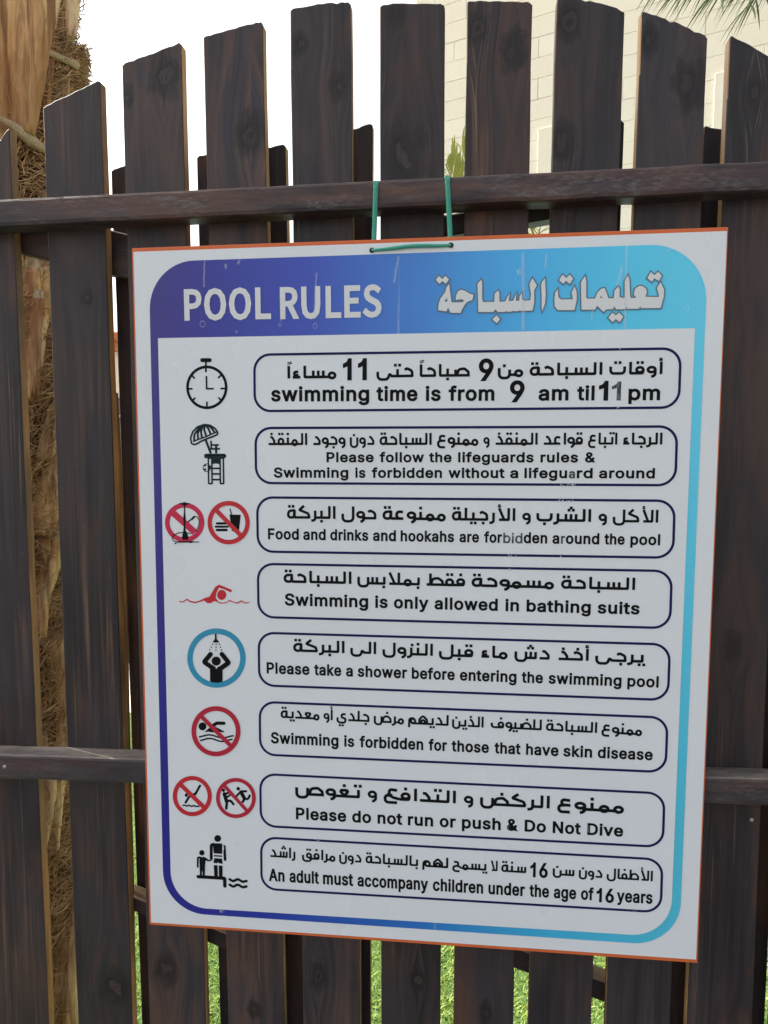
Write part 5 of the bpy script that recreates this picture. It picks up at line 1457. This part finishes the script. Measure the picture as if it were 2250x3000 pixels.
picto('adult holding a child by the hand beside water symbol', [(m_ink, f)])

# dried water marks and scuffs where the print has been rubbed
ms = NT('dried_water_mark'); ms.base((.75, .8, .85)); ms.rough(.6); ms.b.inputs['Alpha'].default_value = .22
ms2 = NT('white_scuff'); ms2.base((.72, .76, .78)); ms2.rough(.6); ms2.b.inputs['Alpha'].default_value = .75
pr = Print(.0016)
rs = random.Random(5)
for x0, y0, x1, y1, wd in ((1531, 742, 1533, 968, 9), (1835, 722, 1830, 962, 7), (1822, 782, 1808, 840, 9), (601, 764, 598, 842, 5), (1168, 752, 1154, 830, 7), (928, 800, 922, 935, 5), (822, 870, 824, 942, 4), (1735, 905, 1732, 938, 4), (1518, 790, 1520, 805, 8), (1600, 745, 1598, 785, 6), (662, 774, 664, 790, 6), (702, 762, 700, 776, 7), (1955, 735, 1966, 728, 5)):
    n = 7
    pts = [S2(x0 + (x1 - x0) * i / n + rs.uniform(-1.2, 1.2), y0 + (y1 - y0) * i / n) for i in range(n + 1)]
    pr.stroke(pts, wd * PXM)
for x, y, a, b in ((595, 950, 8, 9), (924, 955, 6, 8), (821, 952, 3.5, 5), (694, 972, 3, 3), (2012, 905, 6, 6), (1522, 798, 5, 9)):
    pr.stroke([S2(x + a * math.cos(i * .52), y + b * math.sin(i * .52)) for i in range(12)], 2.4 * PXM, 0, True)
tag(pr.obj('water_marks', ms.m, sign), kind='stuff')
pr = Print(.0017)
for x, y, n, sp in ((1662, 1420, 16, 26), (1655, 1466, 16, 26), (1500, 1626, 8, 12), (1644, 1626, 5, 5), (1490, 1668, 7, 10), (1815, 1022, 4, 3), (1812, 1196, 4, 5), (652, 2668, 9, 6), (1680, 1553, 8, 12), (700, 2470, 5, 8), (930, 2460, 5, 6), (870, 1020, 3, 4), (1850, 2664, 5, 14)):
    for k in range(n):
        a = rs.uniform(0, 6.28); px_, py_ = x + rs.uniform(-sp, sp), y + rs.uniform(-4, 4); l = rs.uniform(1.2, 3.4)
        q = [S2(px_ + l * math.cos(a), py_ + l * math.sin(a)), S2(px_ - math.sin(a), py_ + math.cos(a)), S2(px_ - l * math.cos(a), py_ - l * math.sin(a)), S2(px_ + math.sin(a), py_ - math.cos(a))]
        pr.fill([q])
tag(pr.obj('print_scuffs', ms2.m, sign), kind='stuff')

# hanging holes and cord
pr = Print(.0012)
for q in ((1090, 734), (1321, 719)): pr.disc(S2(*q), .0036)
pr.obj('hanging_hole', plain('hole_black', (.01, .01, .01), .8), sign)
m_cord = NT('green_cord'); _n = m_cord.noise(m_cord.coord((500, 500, 120)), 1, 3, .6)
m_cord.base(m_cord.mix(_n, (.02, .21, .145), (.05, .36, .255))); m_cord.rough(.55); m_cord.bump(_n, .5, .0006)
cord = thing('hanging_cord', on_plane(1205, 540, D_RAIL), 'green cord looped over the top rail and through the sign', 'cord')
def ribbon(pts, wd, th):
    return tube(pts, wd / 2, 8, flat=th / wd, flat_dir=HOR)
def strand(name, ptsrad):
    v, f_ = [], []
    for pts, wd, th, fd in ptsrad:
        a, b = tube(pts, wd / 2, 8, flat=th / wd, flat_dir=fd)
        o = len(v); v += a; f_ += [tuple(i + o for i in q) for q in b]
    ob = mesh_obj(name, v, f_, m_cord.m, cord, smooth=True)
    return ob
def rail_loop(xt, yt, xb, yb, xh, yh):
    # over the top rail, down its front, then behind the board to the hole
    d1 = D_RAIL - .002
    top = on_plane(xt, yt, d1)
    P = [top - NRM * .042 - UP * .03, top - NRM * .042 + UP * .003, top - NRM * .03 + UP * .0055, top + UP * .0045 - NRM * .001, top - UP * .004]
    P += [on_plane(xt + (xb - xt) * t, yt + (yb - yt) * t, d1 + .002 * t) for t in (.15, .35, .55, .75, .9)]
    P += [on_plane(xb, yb, D_SIGN + .0075), on_plane(xh, yh, D_SIGN + .007)]
    return P
strand('cord_strand', [(rail_loop(1101, 541, 1096, 700, 1090, 734), .0068, .0024, NRM)])
strand('cord_strand', [(rail_loop(1311, 526, 1319, 692, 1321, 719), .0070, .0024, NRM)])
L = [S3(S2(1090 + 231 * t, 734 - 15 * t - 2.5 * math.sin(t * 3.14) + 1.2 * math.sin(t * 9)), .0022 + .0012 * math.sin(t * 3.14)) for t in [i / 12 for i in range(13)]]
L = [S3(S2(1090, 734), -.002)] + L + [S3(S2(1321, 719), -.002)]
v, f_ = tube(L, [.0014] + [.0018 + .0008 * math.sin(i / 12 * 3.14) for i in range(13)] + [.0014], 8, flat=.6, flat_dir=NRM)
mesh_obj('cord_strand', v, f_, m_cord.m, cord, smooth=True)
